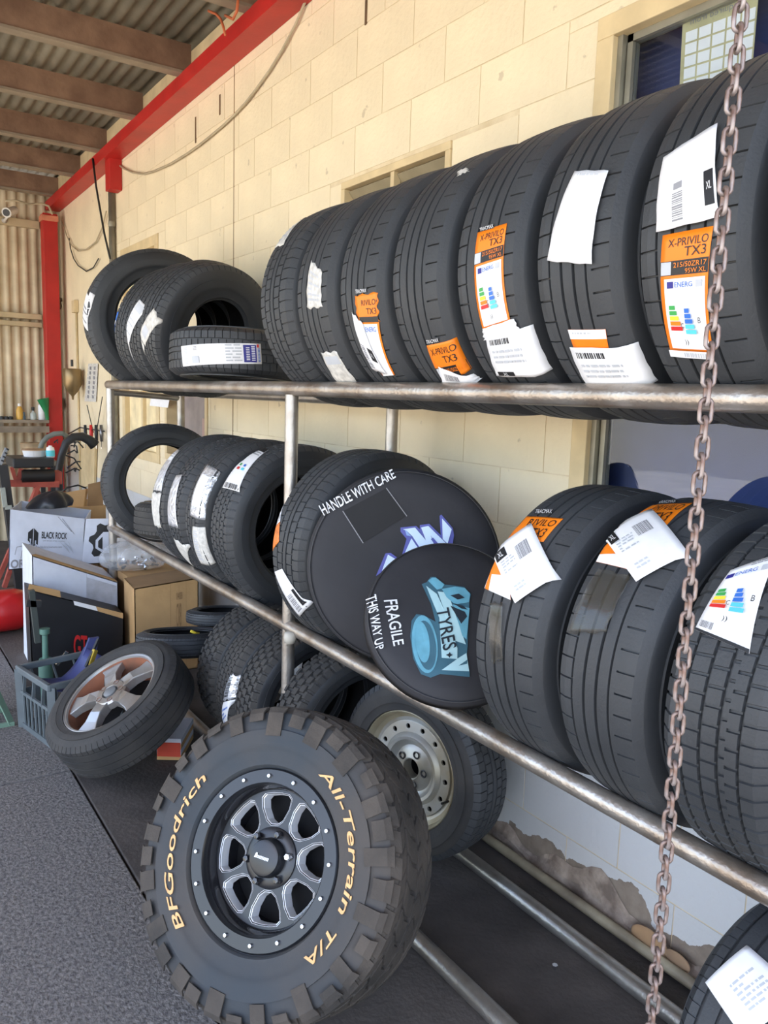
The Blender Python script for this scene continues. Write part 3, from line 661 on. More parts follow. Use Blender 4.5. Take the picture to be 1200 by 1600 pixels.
# floor rails
Fl = {}
for k, (y, R, W, typ, lb) in enumerate(((3.0,.303,.19,'knobby','chunky block tread tyre on the floor beside the leaning spare tyre'), (2.80,.302,.185,'zigzag','floor tyre with crumpled printed label between dark tyres'), (2.615,.30,.175,'knobby','floor tyre left of the front post with block tread edge'), (2.31,.30,.18,'knobby','floor tyre right of the front post behind the off-road wheel'))):
    Fl[k] = Tyre('car_tyre', lb, 'tyre', (1.455, y, R+.048), typ=typ, R=R, W=W, rim=.2, group=RKF, mt=RUBW)
Fl[1].sticker([(361,1054),(380,1062),(366,1096),(350,1095)], FOIL, jag=.1, parts=[('bars',.1,.1,.9,.9,BLACK,True)])
Fl[1].sticker([(350,1097),(366,1098),(357,1132),(343,1130)], PAPER, parts=[('lines',.1,.2,.8,.9,BLUE,5)])
Fl[5] = Tyre('car_tyre', 'tyre on the floor rails with a white printed sheet at the chain foot', 'tyre', (1.47, .70, .298), typ='ribbed', R=.268, W=.21, rim=.17, group=RKF)
Fl[5].sticker([(1103,1536),(1168,1479),(1260,1560),(1165,1625)], PAPER, off=.004, parts=[('lines',.3,.3,.8,.8,LGREY,6)])
# ------------------------------------------------------------------ off-road wheel in front
def axv(az, el): a, e = math.radians(az), math.radians(el); return Vector((math.cos(a)*math.cos(e), math.sin(a)*math.cos(e), math.sin(e)))
BLK = mat('satin_black_alloy', (.012,.013,.016), .3, var=.2, scale=6, spec=.5)
BLKG = mat('gloss_black_alloy', (.015,.015,.018), .16, var=.2, scale=6, coat=.4)
MILL = mat('milled_aluminium', (.82,.83,.86), .3, metal=.35, var=.05)
BOLT = mat('bolt_chrome', (.75,.76,.78), .2, metal=1., var=.05)
TANL = mat('tan_letters', rgb(226,178,122), .7, var=.1, scale=20)
nB = axv(208, 27)
OW = Tyre('off_road_wheel', 'muddy all-terrain tyre on black alloy wheel with tan lettering leaning in front of the rack', 'wheel', (.858, 1.668, .372), typ='terrain', R=.362, W=.262, rim=.198, n=nB, mt=RUBD, ms=RUBDS)
ow = OW.o
def ly(h, pts): return [(x, h, z) for x, z in pts]
# side biters: lugs wrapping over the shoulder
for k in range(34):
    a = 2*PI*(k+.3+.25*random.random())/34; L1 = (.060 if k % 2 else .034)+random.uniform(-.01,.01); tw = random.uniform(.021,.027)
    b = MB(); P = []
    for rr, hh in ((.352, -.1155), (.338, -.1265), (.352-L1, -.1312)):
        for sgn in (-1, 1):
            da = sgn*tw/(1 if rr > .34 else 1.2)/rr
            P.append(Vector((rr*math.cos(a+da), hh, rr*math.sin(a+da))))
    Q = [p+Vector((.001*math.cos(a), -.0042, .001*math.sin(a))) if i < 4 else p+Vector((0,-.003,0)) for i, p in enumerate(P)]
    b.add(P+Q, [(6,7,9,8),(8,9,11,10),(0,2,8,6),(2,4,10,8),(1,7,9,3),(3,9,11,5),(4,5,11,10),(0,6,7,1)])
    b.build('shoulder_lug', RUBD, ow)
FACE = -.105
def ringl(prof, nm, m, n=64, par=None): return MB().lathe(prof, n, axis='Y').build(nm, m, par or ow, smooth=True, ang=35)
ringl([(.197,FACE+.03),(.206,FACE+.012),(.206,FACE-.004),(.202,FACE-.008),(.172,FACE-.008),(.168,FACE-.003),(.166,FACE+.01)], 'bead_ring', BLK)
ringl([(.166,FACE+.008),(.160,FACE+.02),(.157,FACE+.06),(.150,FACE+.075),(.146,FACE+.20),(.19,FACE+.215)], 'barrel', BLKG)
for k in range(16):
    a = 2*PI*(k+.5)/16
    MB().lathe([(0,-.0065),(.0042,-.006),(.0055,-.002),(.0055,.002)], 8, (.187*math.cos(a), FACE-.009, .187*math.sin(a)), 'Y').build('ring_bolt', BOLT, ow, smooth=True, ang=40)
def rot2(p, a): return (p[0]*math.cos(a)-p[1]*math.sin(a), p[0]*math.sin(a)+p[1]*math.cos(a))
hole = [(.074,-.010),(.084,-.024),(.112,-.039),(.136,-.043),(.146,-.034),(.149,-.012),(.149,.012),(.146,.034),(.136,.043),(.112,.039),(.084,.024),(.074,.010)]
holes = [[rot2(p, 2*PI*k/8+.2) for p in hole] for k in range(8)]
pv, pf = plate2d(circle(.157, 64), holes, .022, .002)
MB().add([(x, FACE+.052+z, y) for x, y, z in pv], pf).build('spoke_face', BLK, ow)
for h in holes:       # milled bevel round each window
    cx = sum(p[0] for p in h)/len(h); cy = sum(p[1] for p in h)/len(h); b = MB(); n = len(h)
    o1 = [(cx+(x-cx)*1.04, FACE+.0385, cy+(y-cy)*1.04) for x, y in h]; o2 = [(cx+(x-cx)*.92, FACE+.041, cy+(y-cy)*.92) for x, y in h]; o3 = [(cx+(x-cx)*.87, FACE+.070, cy+(y-cy)*.87) for x, y in h]
    b.add(o1+o2+o3, [(i, (i+1) % n, n+(i+1) % n, n+i) for i in range(n)]+[(n+i, n+(i+1) % n, 2*n+(i+1) % n, 2*n+i) for i in range(n)])
    b.build('window_bevel', MILL, ow)
ringl([(.072,FACE+.05),(.070,FACE+.035),(.060,FACE+.030),(.046,FACE+.030),(.044,FACE+.012),(.040,FACE+.004),(.034,FACE+.002),(0,FACE+.001)], 'hub_cap', BLK, 40)
for k in range(6):
    a = 2*PI*k/6+.3
    MB().lathe([(0,-.018),(.007,-.017),(.0095,-.012),(.0095,.012)], 6, (.058*math.cos(a), FACE+.03, .058*math.sin(a)), 'Y').build('lug_nut', BLKG if k else BOLT, ow)
ringl([(.15,FACE+.12),(.15,FACE+.115),(.04,FACE+.115),(.04,FACE+.10)], 'barrel_shade_plate', LINER, 40)  # dark disc stands in for the shade behind the spokes
b = MB()
for k in range(9): b.add([(-.018+k*.004, FACE-.0006, -.004), (-.0155+k*.004, FACE-.0006, -.004), (-.0145+k*.004, FACE-.0006, .003), (-.017+k*.004, FACE-.0006, .003)], [(0,1,2,3)])
b.add([(-.024,FACE-.0006,-.004),(-.019,FACE-.0006,-.004),(-.016,FACE-.0006,.007),(-.021,FACE-.0006,.007)], [(0,1,2,3)])
b.build('cap_emblem', MILL, ow)
# raised tan lettering round the sidewall
def side_ang(px, py):
    n = nB; c = OW.M @ Vector((0, -.131, 0)); p = OW.I @ pP(px, py, c, n); return math.atan2(p.z, p.x), math.hypot(p.x, p.z)
def arc_text(s, p0, p1, hgt, rmid=None, shear=.15):
    a0, r0 = side_ang(*p0); a1, r1 = side_ang(*p1)
    while a1 > a0: a1 -= 2*PI
    if a0-a1 > 2.6: a1 += 2*PI
    r = rmid or (r0+r1)/2
    tv, tf, ar = text2d(s, shear, .008)
    V = []
    for x, y in tv:
        a = a0+(a1-a0)*x; rr = r+(y-.5)*hgt
        hs = -.1330+.0012*max(0,(.262-rr)/.012)
        V.append((rr*math.cos(a), hs, rr*math.sin(a)))
    b = MB().add(V, tf); o = b.build('sidewall_lettering', TANL, ow); o['label'] = 'tan raised lettering on the tyre sidewall'
    sl = o.modifiers.new('th', 'SOLIDIFY'); sl.thickness = .002; sl.offset = 0
print('txt', side_ang(283,1443), side_ang(322,1222), side_ang(508,1208), side_ang(530,1420), side_ang(515,1445), side_ang(480,1492))
arc_text('BFGoodrich', (283,1452), (322,1215), .024, .255)
arc_text('All-Terrain', (505,1200), (527,1424), .024, .255)
arc_text('T/A', (513,1446), (474,1495), .024, .255)
OW.sticker([(565,1500),(580,1494),(582,1502),(566,1508)], mat('pebble_tag', rgb(170,150,130), .9))

# ------------------------------------------------------------------ silver five spoke wheel leaning low
SILV = mat('silver_alloy', rgb(176,178,180), .35, metal=.6, scale=7, col2=rgb(150,140,130))
RUST = mat('rusty_barrel', rgb(150,92,66), .8, scale=9, col2=rgb(110,76,60))
nA = Vector((-.551, -.097, .829)).normalized()
AW = Tyre('alloy_wheel', 'dirty silver five spoke alloy wheel with worn tyre leaning low by the crate', 'wheel', Vector((.808,3.07,.338))-nA*.07, typ='ribbed', R=.288, W=.2, rim=.192, n=nA, mt=RUBW, ms=RUBW)
aw = AW.o; f0 = -.078
ringl([(.19,f0+.03),(.197,f0+.012),(.199,f0),(.196,f0-.006),(.188,f0-.004),(.185,f0+.004)], 'rim_lip', SILV, par=aw)
ringl([(.185,f0+.004),(.179,f0+.02),(.172,f0+.05),(.17,f0+.15),(.19,f0+.17)], 'barrel', RUST, par=aw)
for k in range(5):     # five wide flat spokes
    a = 2*PI*k/5+1.35
    pts = [(.03,-.030),(.06,-.027),(.10,-.026),(.14,-.031),(.178,-.046),(.186,-.05),(.186,.05),(.178,.046),(.14,.031),(.10,.026),(.06,.027),(.03,.030)]
    top = []; bot = []
    for r, t in pts:
        x, y = rot2((r, t), a); h = f0+.012-.014*math.sin(min(1, r/.186)*PI)*.8
        top.append((x, h-(.004 if abs(t) < .028 else 0), y)); bot.append((x, h+.03, y))
    n = len(pts); MB().add(top+bot, [tuple(range(n))]+[(i, (i+1) % n, n+(i+1) % n, n+i) for i in range(n)]).build('spoke', SILV, aw, bevel=.003)
ringl([(.068,f0+.03),(.066,f0+.004),(.058,f0-.003),(.034,f0-.004),(.03,f0+.002),(.028,f0+.02),(.0,f0+.022)], 'hub', SILV, 40, aw)
ringl([(.027,f0+.018),(.026,f0-.006),(.02,f0-.010),(0,f0-.011)], 'centre_cap', mat('cap_grey', rgb(110,112,114), .4), 32, aw)
for k in range(5):
    a = 2*PI*(k+.5)/5+1.35
    MB().lathe([(.011,-.0015),(.009,.012),(0,.012)], 12, (.048*math.cos(a), f0-.004, .048*math.sin(a)), 'Y').build('bolt_hole', RUST, aw, smooth=True)
ringl([(.165,f0+.12),(.03,f0+.12)], 'inner_back', LINER, 32, aw)
ringl([(.2,f0+.006),(.199,f0-.006),(.195,f0-.008)], 'rim_edge_line', mat('bare_edge', rgb(205,200,195), .4, metal=.6), par=aw)

# ------------------------------------------------------------------ steel wheel behind
nS = axv(194, 4); s_ = .94
fc = Vector((1.562*s_, 2.079*s_, 1.525-1.253*s_))
STW = mat('steel_wheel_silver', rgb(176,178,176), .42, metal=.55, scale=8, col2=rgb(160,150,128))
SW = Tyre('steel_wheel', 'silver pressed steel wheel with round vent holes standing behind the off-road wheel', 'wheel', fc-nS*.035-Vector((0,0,.005)), typ='touring', R=.288, W=.185, rim=.185, n=nS, ms=RUBW)
sw = SW.o; f1 = -.075
ringl([(.183,f1+.03),(.192,f1+.01),(.193,f1),(.188,f1-.004),(.182,f1+.004),(.178,f1+.02),(.168,f1+.028),(.165,f1+.03)], 'rim_lip', mat('steel_lip_aged', rgb(190,182,158), .45, metal=.5, scale=6, col2=rgb(150,132,96)), par=sw)
ringl([(.165,f1+.03),(.150,f1+.034)], 'outer_band', STW, par=sw)
vh = [circle(.0095, 12, rot2((.135, 0), 2*PI*k/14)) for k in range(14)]
pv, pf = plate2d(circle(.152, 56), vh+[circle(.118, 48)], .006, .001)
MB().add([(x, f1+.030+z, y) for x, y, z in pv], pf).build('vent_band', STW, sw)
ringl([(.119,f1+.030),(.112,f1+.020),(.104,f1+.014),(.094,f1+.016),(.084,f1+.03),(.074,f1+.034),(.062,f1+.026),(.04,f1+.024),(.034,f1+.02),(.031,f1+.022),(.031,f1+.06)], 'centre_disc', STW, par=sw)
for k in range(5):
    a = 2*PI*k/5
    MB().lathe([(.013,-.003),(.011,-.005),(.0085,-.003),(.008,.003),(0,.003)], 14, (.052*math.cos(a), f1+.024, .052*math.sin(a)), 'Y').build('stud_hole', LINER if k % 1 else BLK, sw, smooth=True)
ringl([(.17,f1+.05),(.17,f1+.15)], 'barrel', RUST, par=sw); ringl([(.17,f1+.1),(.0,f1+.1)], 'back_dark', LINER, par=sw)
MB().tube([(.158,f1+.02,-.05),(.155,f1-.01,-.05)], .004, 8).build('valve', BLK, sw)

# ------------------------------------------------------------------ round black covers on the lower rails
FAB = mat('black_cover_cloth', (.03,.03,.035), .7, var=.2, scale=4, bump=.25, bscale=14, spec=.35)
def cover(name, label, pxc, y, R, Wd, n, dome):
    c = pY(*pxc, y); n = n.normalized(); yv = -n; zv = (Vector((0,0,1))-yv*yv.z).normalized(); xv = yv.cross(zv)
    M_ = Matrix.Translation(c) @ Matrix((xv, yv, zv)).transposed().to_4x4()
    o = root(name, label, 'tyre cover', None, 'round black covers on the lower rails', M_)
    h = Wd/2
    pr_ = [(0,-h-dome),(R*.5,-h-dome*.8),(R*.8,-h-dome*.35),(R*.93,-h+.004),(R*.985,-h+.02),(R,-h+.045),(R*.995,h-.04),(R*.96,h-.012),(R*.8,h),(0,h)]
    MB().lathe(pr_, 72, axis='Y').build('cover_shell', FAB, o, smooth=True)
    MB().lathe([(R*.955,-h+.008),(R*.962,-h+.005),(R*.969,-h+.011)], 72, axis='Y').build('seam', mat('seam_black', (.03,.03,.034), .6), o, smooth=True)
    I = M_.inverted()
    def surf(px, py, off=.002):
        q = I @ pP(px, py, M_ @ Vector((0, -h-dome*.5, 0)), n); r = math.hypot(q.x, q.z)/R
        hh = np.interp(r, [0,.5,.8,.93,.985], [-h-dome,-h-dome*.8,-h-dome*.35,-h+.004,-h+.02])
        return Vector((q.x, float(hh)-off, q.z))
    return o, surf
CV1, s1 = cover('wheel_cover', 'large round black cloth cover lettered HANDLE WITH CARE on the lower rails', (632,884), 1.93, .294, .10, axv(238, 8), .012)
CV2, s2 = cover('wheel_cover', 'smaller round black cover lettered FRAGILE THIS WAY UP slumped on the lower rail', (703,974), 1.60, .230, .08, axv(244, 38), .008)
def quadtext(st, q, par, sf, m, nm='lettering', off=.0065, shear=0, bold=0):
    """q: TL TR BR BL pixels of the line of text"""
    tv, tf, _ = text2d(st, shear, bold); V = []
    for u, v in tv:
        v = 1-v
        a = (1-u)*(1-v); b_ = u*(1-v); c_ = u*v; d = (1-u)*v
        V.append(sf(a*q[0][0]+b_*q[1][0]+c_*q[2][0]+d*q[3][0], a*q[0][1]+b_*q[1][1]+c_*q[2][1]+d*q[3][1], off))
    return MB().add(V, tf).build(nm, m, par)
def flatpoly(pts, par, sf, m, nm='print', off=.003):
    b = MB(); b.v = [tuple(sf(x, y, off)) for x, y in pts]; b.f = [tuple(range(len(pts)))]
    o = b.build(nm, m, par); return o
LET = mat('letter_white', rgb(225,226,230), .5, var=.05)
quadtext('HANDLE WITH CARE', [(497,790),(613,732),(619,746),(506,806)], CV1, s1, LET, bold=.01)
flatpoly([(535,799),(603,763),(634,806),(567,848)], CV1, s1, mat('pocket_black', (.008,.008,.01), .75), 'pocket_window')
for q in (((535,799),(536,798),(568,848),(567,849)), ((603,763),(604,762),(636,806),(635,807))): flatpoly(q, CV1, s1, GREY, 'pocket_stitch', .0045)
def zp(p): return (560+p[0]*200/1067, 780+p[1]*300/1600)       # points read off a zoomed crop
PURP = mat('art_violet', rgb(84,88,168), .5); PALE = mat('art_pale_blue', rgb(205,226,248), .5, var=.08); PALE2 = mat('art_mid_blue', rgb(140,170,222), .5)
art1 = [([(145,640),(225,450),(270,447),(350,505),(400,330),(350,270),(350,235),(480,222),(510,250),(510,215),(590,205),(685,300),(675,140),(690,128),(785,240),(795,300),(780,400),(855,475),(700,450),(560,450),(430,480),(330,515),(200,600)], PURP, .0035),
        ([(195,595),(245,460),(330,510)], PALE, .005), ([(365,492),(440,325),(520,440),(450,470)], PALE, .005),
        ([(370,250),(470,236),(650,445),(540,452),(450,310),(400,262)], PALE, .0055), ([(520,235),(580,222),(835,470),(690,450),(600,300),(650,440),(600,445)], PALE, .006),
        ([(695,160),(775,250),(740,370),(700,330)], PALE, .0065), ([(600,330),(620,320),(690,400),(680,440)], PURP, .007), ([(385,255),(400,300),(440,310),(400,262)], PALE2, .007)]
for pts, m, off in art1: flatpoly([zp(p) for p in pts], CV1, s1, m, 'graffiti_print', off)
quadtext('FRAGILE', [zp((345,842)),zp((383,1225)),zp((255,1228)),zp((205,850))][0:0] or [zp((320,842)),zp((378,1215)),zp((290,1232)),zp((208,850))], CV2, s2, LET, bold=.01)
quadtext('THIS WAY UP', [zp((148,790)),zp((213,1240)),zp((150,1258)),zp((62,795))], CV2, s2, LET, bold=.01)
AQ = mat('art_aqua', rgb(104,168,190), .5, var=.12, scale=30); AQD = mat('art_aqua_dark', rgb(62,104,122), .5); AQL = mat('art_aqua_light', rgb(176,214,222), .5, var=.08); INK = mat('art_ink', rgb(34,44,54), .5)
def ell(cx, cy, a, b_, rot, n=28, k0=0, k1=1):
    return [(cx+a*math.cos(t)*math.cos(rot)-b_*math.sin(t)*math.sin(rot), cy+a*math.cos(t)*math.sin(rot)+b_*math.sin(t)*math.cos(rot)) for t in [2*PI*(k0+(k1-k0)*i/n) for i in range(n)]]
art2 = [([(525,715),(565,700),(600,655),(640,655),(720,720),(800,728),(880,740),(935,800),(920,870),(905,1240),(900,1300),(925,1450),(925,1485),(680,1460),(600,1490),(520,1460),(455,1330),(430,1150),(440,1020),(480,965),(545,975),(640,1030),(600,880)], AQD, .0035),
        (ell(550,1215,105,240,-.12), AQ, .0045), (ell(560,1225,80,205,-.12), AQD, .0055), (ell(530,1200,58,170,-.12), AQ, .006),
        ([(560,730),(650,800),(740,1000),(820,1250),(820,1340),(690,1330),(670,1000),(600,830)], AQL, .005),
        ([(655,780),(740,790),(890,1220),(800,1190)], AQL, .0062), ([(760,900),(880,950),(900,990),(850,1050)], INK, .007),
        ([(690,760),(800,740),(880,752),(925,800),(915,870),(800,890),(730,830)], AQ, .0065), ([(760,815),(830,800),(880,835),(820,850)], INK, .0075),
        ([(780,890),(920,920),(895,1180),(860,1150)], AQ, .0068), ([(780,880),(860,900),(905,935),(850,925)], INK, .0078),
        ([(575,690),(610,665),(640,665),(712,722),(690,755),(650,765)], AQ, .006),
        ([(690,1430),(830,1330),(895,1290),(920,1440)], AQL, .005), ([(830,1395),(905,1345),(900,1380)], AQD, .006)]
for pts, m, off in art2: flatpoly([zp(p) for p in pts], CV2, s2, m, 'graffiti_print', off)
quadtext('TYRES', [zp((745,915)),zp((815,1245)),zp((700,1280)),zp((640,930))], CV2, s2, INK, off=.0085, bold=.012)
flatpoly([zp(p) for p in ((722,1310),(745,1300),(755,1285),(762,1303),(780,1310),(760,1320),(752,1335),(742,1320))], CV2, s2, INK, 'star_print', .009)

# ------------------------------------------------------------------ hanging chain
RCH = mat('rusty_chain', rgb(120,92,80), .5, metal=.6, scale=40, col2=rgb(170,160,158))
cp = pX(1092,760,.92); chx, chy = .92, cp.y
pitch = .0235; lr = .0029; hl = .0165-lr*0
pts = []
for k in range(16):
    a = 2*PI*k/16; x = .0076*math.cos(a); z = .0076*math.sin(a)+(.0082 if math.sin(a) > 0.001 else -.0082 if math.sin(a) < -.001 else 0)
    pts.append((x, 0, z))
link = MB().tube(pts, lr, 6, closed=True).mesh('link', RCH, True)
ztop = 3.24
ch = root('hanging_chain', 'rusty steel chain hanging from the roof in front of the rack', 'chain', (chx, chy, .2))
z = .25; i = 0
while z < ztop-.02:
    o = mo('link', link, ch); o.location = (0, 0, z-.2); o.rotation_euler = (0, 0, math.radians(-38 if i % 2 == 0 else 52)); z += pitch; i += 1
MB().tube([(0,0,ztop-.03-.2),(0,0,ztop+.32-.2)], .005, 8).build('hook_rod', RCH, ch)
# ------------------------------------------------------------------ clutter at the far end
KRAFT = mat('kraft_card', rgb(190,152,104), .8, var=.08, scale=9, bump=.1)
KRAFTD = mat('kraft_card_dark', rgb(150,118,82), .85, var=.12, scale=9)
WCARD = mat('white_card', rgb(206,210,222), .7, var=.06, scale=12)
WCARD2 = mat('white_card_soiled', rgb(190,192,202), .75, scale=14, col2=rgb(160,160,166))
BCARD = mat('black_card', (.012,.012,.015), .5, var=.2)
DARK = mat('dark_plastic', (.02,.021,.024), .5)
def carton(name, label, q, thick, m, flapm=None, parts=None):
    """q: four world points of the front face TL TR BR BL; thick: depth vector"""
    lo = Vector((q[3]+q[2])/2); lo.z = min(p.z for p in q); o = root(name, label, 'box', lo)
    t = Vector(thick)
    def pan(a, b_, c, d, nm, mm, inward):
        return MB().prism([a, b_, c, d], inward).build(nm, mm, o, rel=lo)
    TL, TR, BR, BL = q; n = t.normalized()*.005
    pan(TL, TR, BR, BL, 'front_panel', m, n)
    pan(TL+t, TR+t, BR+t, BL+t, 'back_panel', m, -n)
    sx = (TR-TL).normalized()*.005
    pan(TL, TL+t, BL+t, BL, 'side_panel', m, sx); pan(TR, TR+t, BR+t, BR, 'side_panel', m, -sx)
    pan(BL, BR, BR+t, BL+t, 'bottom_panel', m, (0,0,.005))
    return o, lo, (lambda u, v, off=.003: q[0]*(1-u)*(1-v)+q[1]*u*(1-v)+q[2]*u*v+q[3]*(1-u)*v-t.normalized()*off)
def onface(fc_, st, u0, v0, u1, v1, m, par, lo, nm='lettering', shear=0, off=.003, bold=0):
    tv, tf, _ = text2d(st, shear, bold); return MB().add([fc_(u0+(u1-u0)*x, v0+(v1-v0)*(1-y), off) for x, y in tv], tf).build(nm, m, par, rel=lo)
def polyface(fc_, pts, m, par, lo, nm='print', off=.002):
    b = MB(); b.v = [tuple(fc_(u, v, off)) for u, v in pts]; b.f = [tuple(range(len(pts)))]; return b.build(nm, m, par, rel=lo)
def stripface(fc_, p, q, w_, m, par, lo, off=.002, asp=2.):
    dx, dy = (q[0]-p[0])*asp, q[1]-p[1]; L = math.hypot(dx, dy); nx_, ny = -dy/L*w_/asp, dx/L*w_
    return polyface(fc_, [(p[0]+nx_,p[1]+ny),(q[0]+nx_,q[1]+ny),(q[0]-nx_,q[1]-ny),(p[0]-nx_,p[1]-ny)], m, par, lo, 'print_line', off)
# support boxes on the floor carry the printed carton
sb, slo, _ = carton('storage_carton', 'plain brown carton on the floor under the printed white carton', [Vector((.97,4.98,.455)), Vector((1.25,4.98,.455)), Vector((1.25,4.98,0)), Vector((.97,4.98,0))], (.02,.42,0), KRAFTD)
MB().box((.97,4.98,.447),(1.27,5.4,.455)).build('lid', KRAFTD, sb, rel=slo)
# printed white carton, two faces at a slight angle
yq = 4.95
q = [pY(16,796,yq), pY(134,811,yq-.0), pY(128,874,yq), pY(12,868,yq)]; q[0].z = max(q[0].z, q[1].z); 
base = .46
for i in (2, 3): q[i].z = base+.003
BR, blo, bf = carton('printed_carton', 'white carton printed with black gear emblem and block lettering, stacked behind other boxes', q, (.12,.36,0), WCARD)
onface(bf, 'BLACK ROCK', .42, .33, .76, .46, BLACK, BR, blo, bold=.02)
onface(bf, 'OFF ROAD STEEL WHEELS', .44, .49, .74, .515, GREY, BR, blo)
onface(bf, 'www.blackrockwheels.com', .33, .60, .70, .64, GREY, BR, blo)
onface(bf, 'OR', .03, .83, .22, .98, GREY, BR, blo, bold=.03)
polyface(bf, [(.24,.36),(.305,.28),(.305,.6),(.28,.56),(.285,.47),(.26,.47),(.275,.55),(.24,.5)], BLACK, BR, blo, 'emblem')
polyface(bf, [(.315,.28),(.375,.36),(.375,.58),(.35,.56),(.35,.5),(.335,.5),(.335,.6),(.315,.6)], BLACK, BR, blo, 'emblem')
for p_, q_ in (((.08,.75),(.1,.62)),((.1,.62),(.33,.55)),((.33,.55),(.48,.88)),((.16,.82),(.17,.68)),((.17,.68),(.24,.68)),((.24,.68),(.23,.9)),((.3,.62),(.27,.9)),((.62,.02),(.82,.3)),((.68,.05),(.86,.35))): stripface(bf, p_, q_, .006, GREY, BR, blo)
for k in range(12): stripface(bf, (.66+.012*k,.5+.02*(k%5)), (.78+.008*k,.66+.02*(k%6)), .0035, LGREY, BR, blo, .0025)
# right end face with the gear emblem
q2 = [q[1]+Vector((.0,.0,0)), pY(170,812,yq-.03), pY(172,884,yq-.03), q[2]+Vector((0,0,0))]; q2[1].z = q[1].z; q2[2].z = base+.003
b = MB().prism(q2, (0,.006,0)); b.build('end_panel', WCARD, BR, rel=blo)
ef = lambda u, v, off=.003: q2[0]*(1-u)*(1-v)+q2[1]*u*(1-v)+q2[2]*u*v+q2[3]*(1-u)*v-Vector((0,off,0))
gear = []
for k in range(24):
    a = PI*.35+2*PI*k/24*.80; rr = .47 if (k//2) % 2 else .38
    gear.append((1.0+rr*1.75*math.cos(a), .52+rr*math.sin(a)))
gear = [(min(u, .99), v) for u, v in gear]
polyface(ef, gear, BLACK, BR, blo, 'gear_emblem'); polyface(ef, [(.45,.48),(.75,.3),(.97,.3),(.97,.78),(.75,.78),(.45,.66)], WCARD, BR, blo, 'emblem_plate', .004)
polyface(ef, [(.55,.5),(.72,.4),(.72,.7),(.55,.64)], BLACK, BR, blo, 'emblem_letter', .005)
# open brown carton behind with curved flap
oc = root('open_carton', 'open brown carton with bent flaps standing behind the printed carton', 'box', (1.2,5.55,0))
ol = (1.2,5.55,0)
MB().box((1.02,5.45,0),(1.42,5.46,.74)).build('front_panel', KRAFT, oc, rel=ol); MB().box((1.02,5.80,0),(1.42,5.81,.74)).build('back_panel', KRAFT, oc, rel=ol)
MB().box((1.02,5.46,0),(1.03,5.80,.74)).build('side_panel', KRAFT, oc, rel=ol); MB().box((1.41,5.46,0),(1.42,5.80,.74)).build('side_panel', KRAFT, oc, rel=ol)
fa = [pY(85,806,5.45), pY(100,770,5.5), pY(134,764,5.5), pY(130,795,5.45), pY(118,808,5.44)]
MB().prism(fa, (.02,.02,.0)).build('flap', KRAFT, oc, rel=ol)
fb = [pY(138,757,5.5), pY(160,752,5.5), pY(162,812,5.46), pY(136,812,5.46)]
MB().prism(fb, (.0,.012,.0)).build('flap', KRAFTD, oc, rel=ol)
b = MB().tube([pY(92,772,5.62), pY(105,762,5.62), pY(122,758,5.62), pY(135,763,5.62)], .006, 6)
tag(b.build('cable_loop', BLACK, smooth=True), 'thin black cable loop resting over the brown carton flap', 'cable')
# black bag draped between
def bagf(u, v):
    a = 2*PI*u; h = v; r = .17*math.cos(h*PI/2)**.6+(.022*math.sin(4*a+3*h)+.014*math.sin(7*a+5*h))*(1-h)
    return (1.00+r*.75*math.cos(a)+.05*h, 5.16+r*.5*math.sin(a), .79+(.10+.03*math.sin(3*a)*(1-h)+.02*math.sin(5*a+1)*(1-h))*h)
tag(MB().grid(bagf, 40, 8).build('black_bag', mat('bag_black', (.012,.013,.018), .4, bump=.5, bscale=12), smooth=True), 'crumpled black plastic bag on top of the printed carton', 'bag')
# front boxes
q = [pY(50,868,4.42), pY(202,908,4.42), pY(196,1000,4.42), pY(35,1030,4.42)]
q[2].z = .0; q[3].z = .0; q[1].x = q[2].x = 1.21; q[3].x = q[0].x-.01
wb, wlo, wf = carton('white_carton', 'open white carton on the floor with its lid flap up, nearest the red gas bottle', q, (.02,.40,0), WCARD)
stripface(wf, (.62,.0), (.6,.7), .004, WCARD2, wb, wlo); polyface(wf, [(.62,.05),(.98,.05),(.98,.8),(.61,.7)], WCARD2, wb, wlo, 'worn_patch')
MB().prism([wf(0,0,-.0), wf(.99,0,0), wf(.97,-.012,-.03), wf(.05,-.01,-.03)], (0,.004,.004)).build('flap', KRAFT, wb, rel=wlo)
MB().prism([q[0],q[1],q[1]+Vector((.02,.40,0)),q[0]+Vector((.02,.40,0))], (0,0,-.005)).build('top_panel', WCARD, wb, rel=wlo)
# black carton with red letter
q = [pY(44,921,4.22), pY(192,958,4.22), pY(192,1060,4.22), pY(50,1040,4.22)]; q[2].z = q[3].z = 0
kb, klo, kf = carton('black_carton', 'black carton with red letters and torn cardboard edges behind the plastic crate', q, (.01,.17,0), BCARD)
MB().prism([q[0],q[1],q[1]+Vector((.01,.17,0)),q[0]+Vector((.01,.17,0))], (0,0,-.005)).build('top_panel', BCARD, kb, rel=klo)
onface(kf, 'GT', .45, .42, .60, .72, RED, kb, klo, bold=.02); polyface(kf, [(.46,.8),(.6,.8),(.6,.86),(.46,.84)], RED, kb, klo)
polyface(kf, [(.46,.0),(.72,.0),(.73,.06),(.47,.05)], WHITE, kb, klo, 'sticker'); 
MB().prism([kf(.0,.0,0), kf(.33,.0,0), kf(.33,-.07,-.02), kf(.02,-.05,-.02)], (0,.004,0)).build('flap', KRAFT, kb, rel=klo)
MB().prism([kf(.7,.0,0), kf(1,.0,0), kf(1,.09,-.0), kf(.72,.06,0)], (0,-.004,0)).build('flap', KRAFT, kb, rel=klo)
onface(wf, 'T', .0, .58, .02, .62, NAVY, wb, wlo)
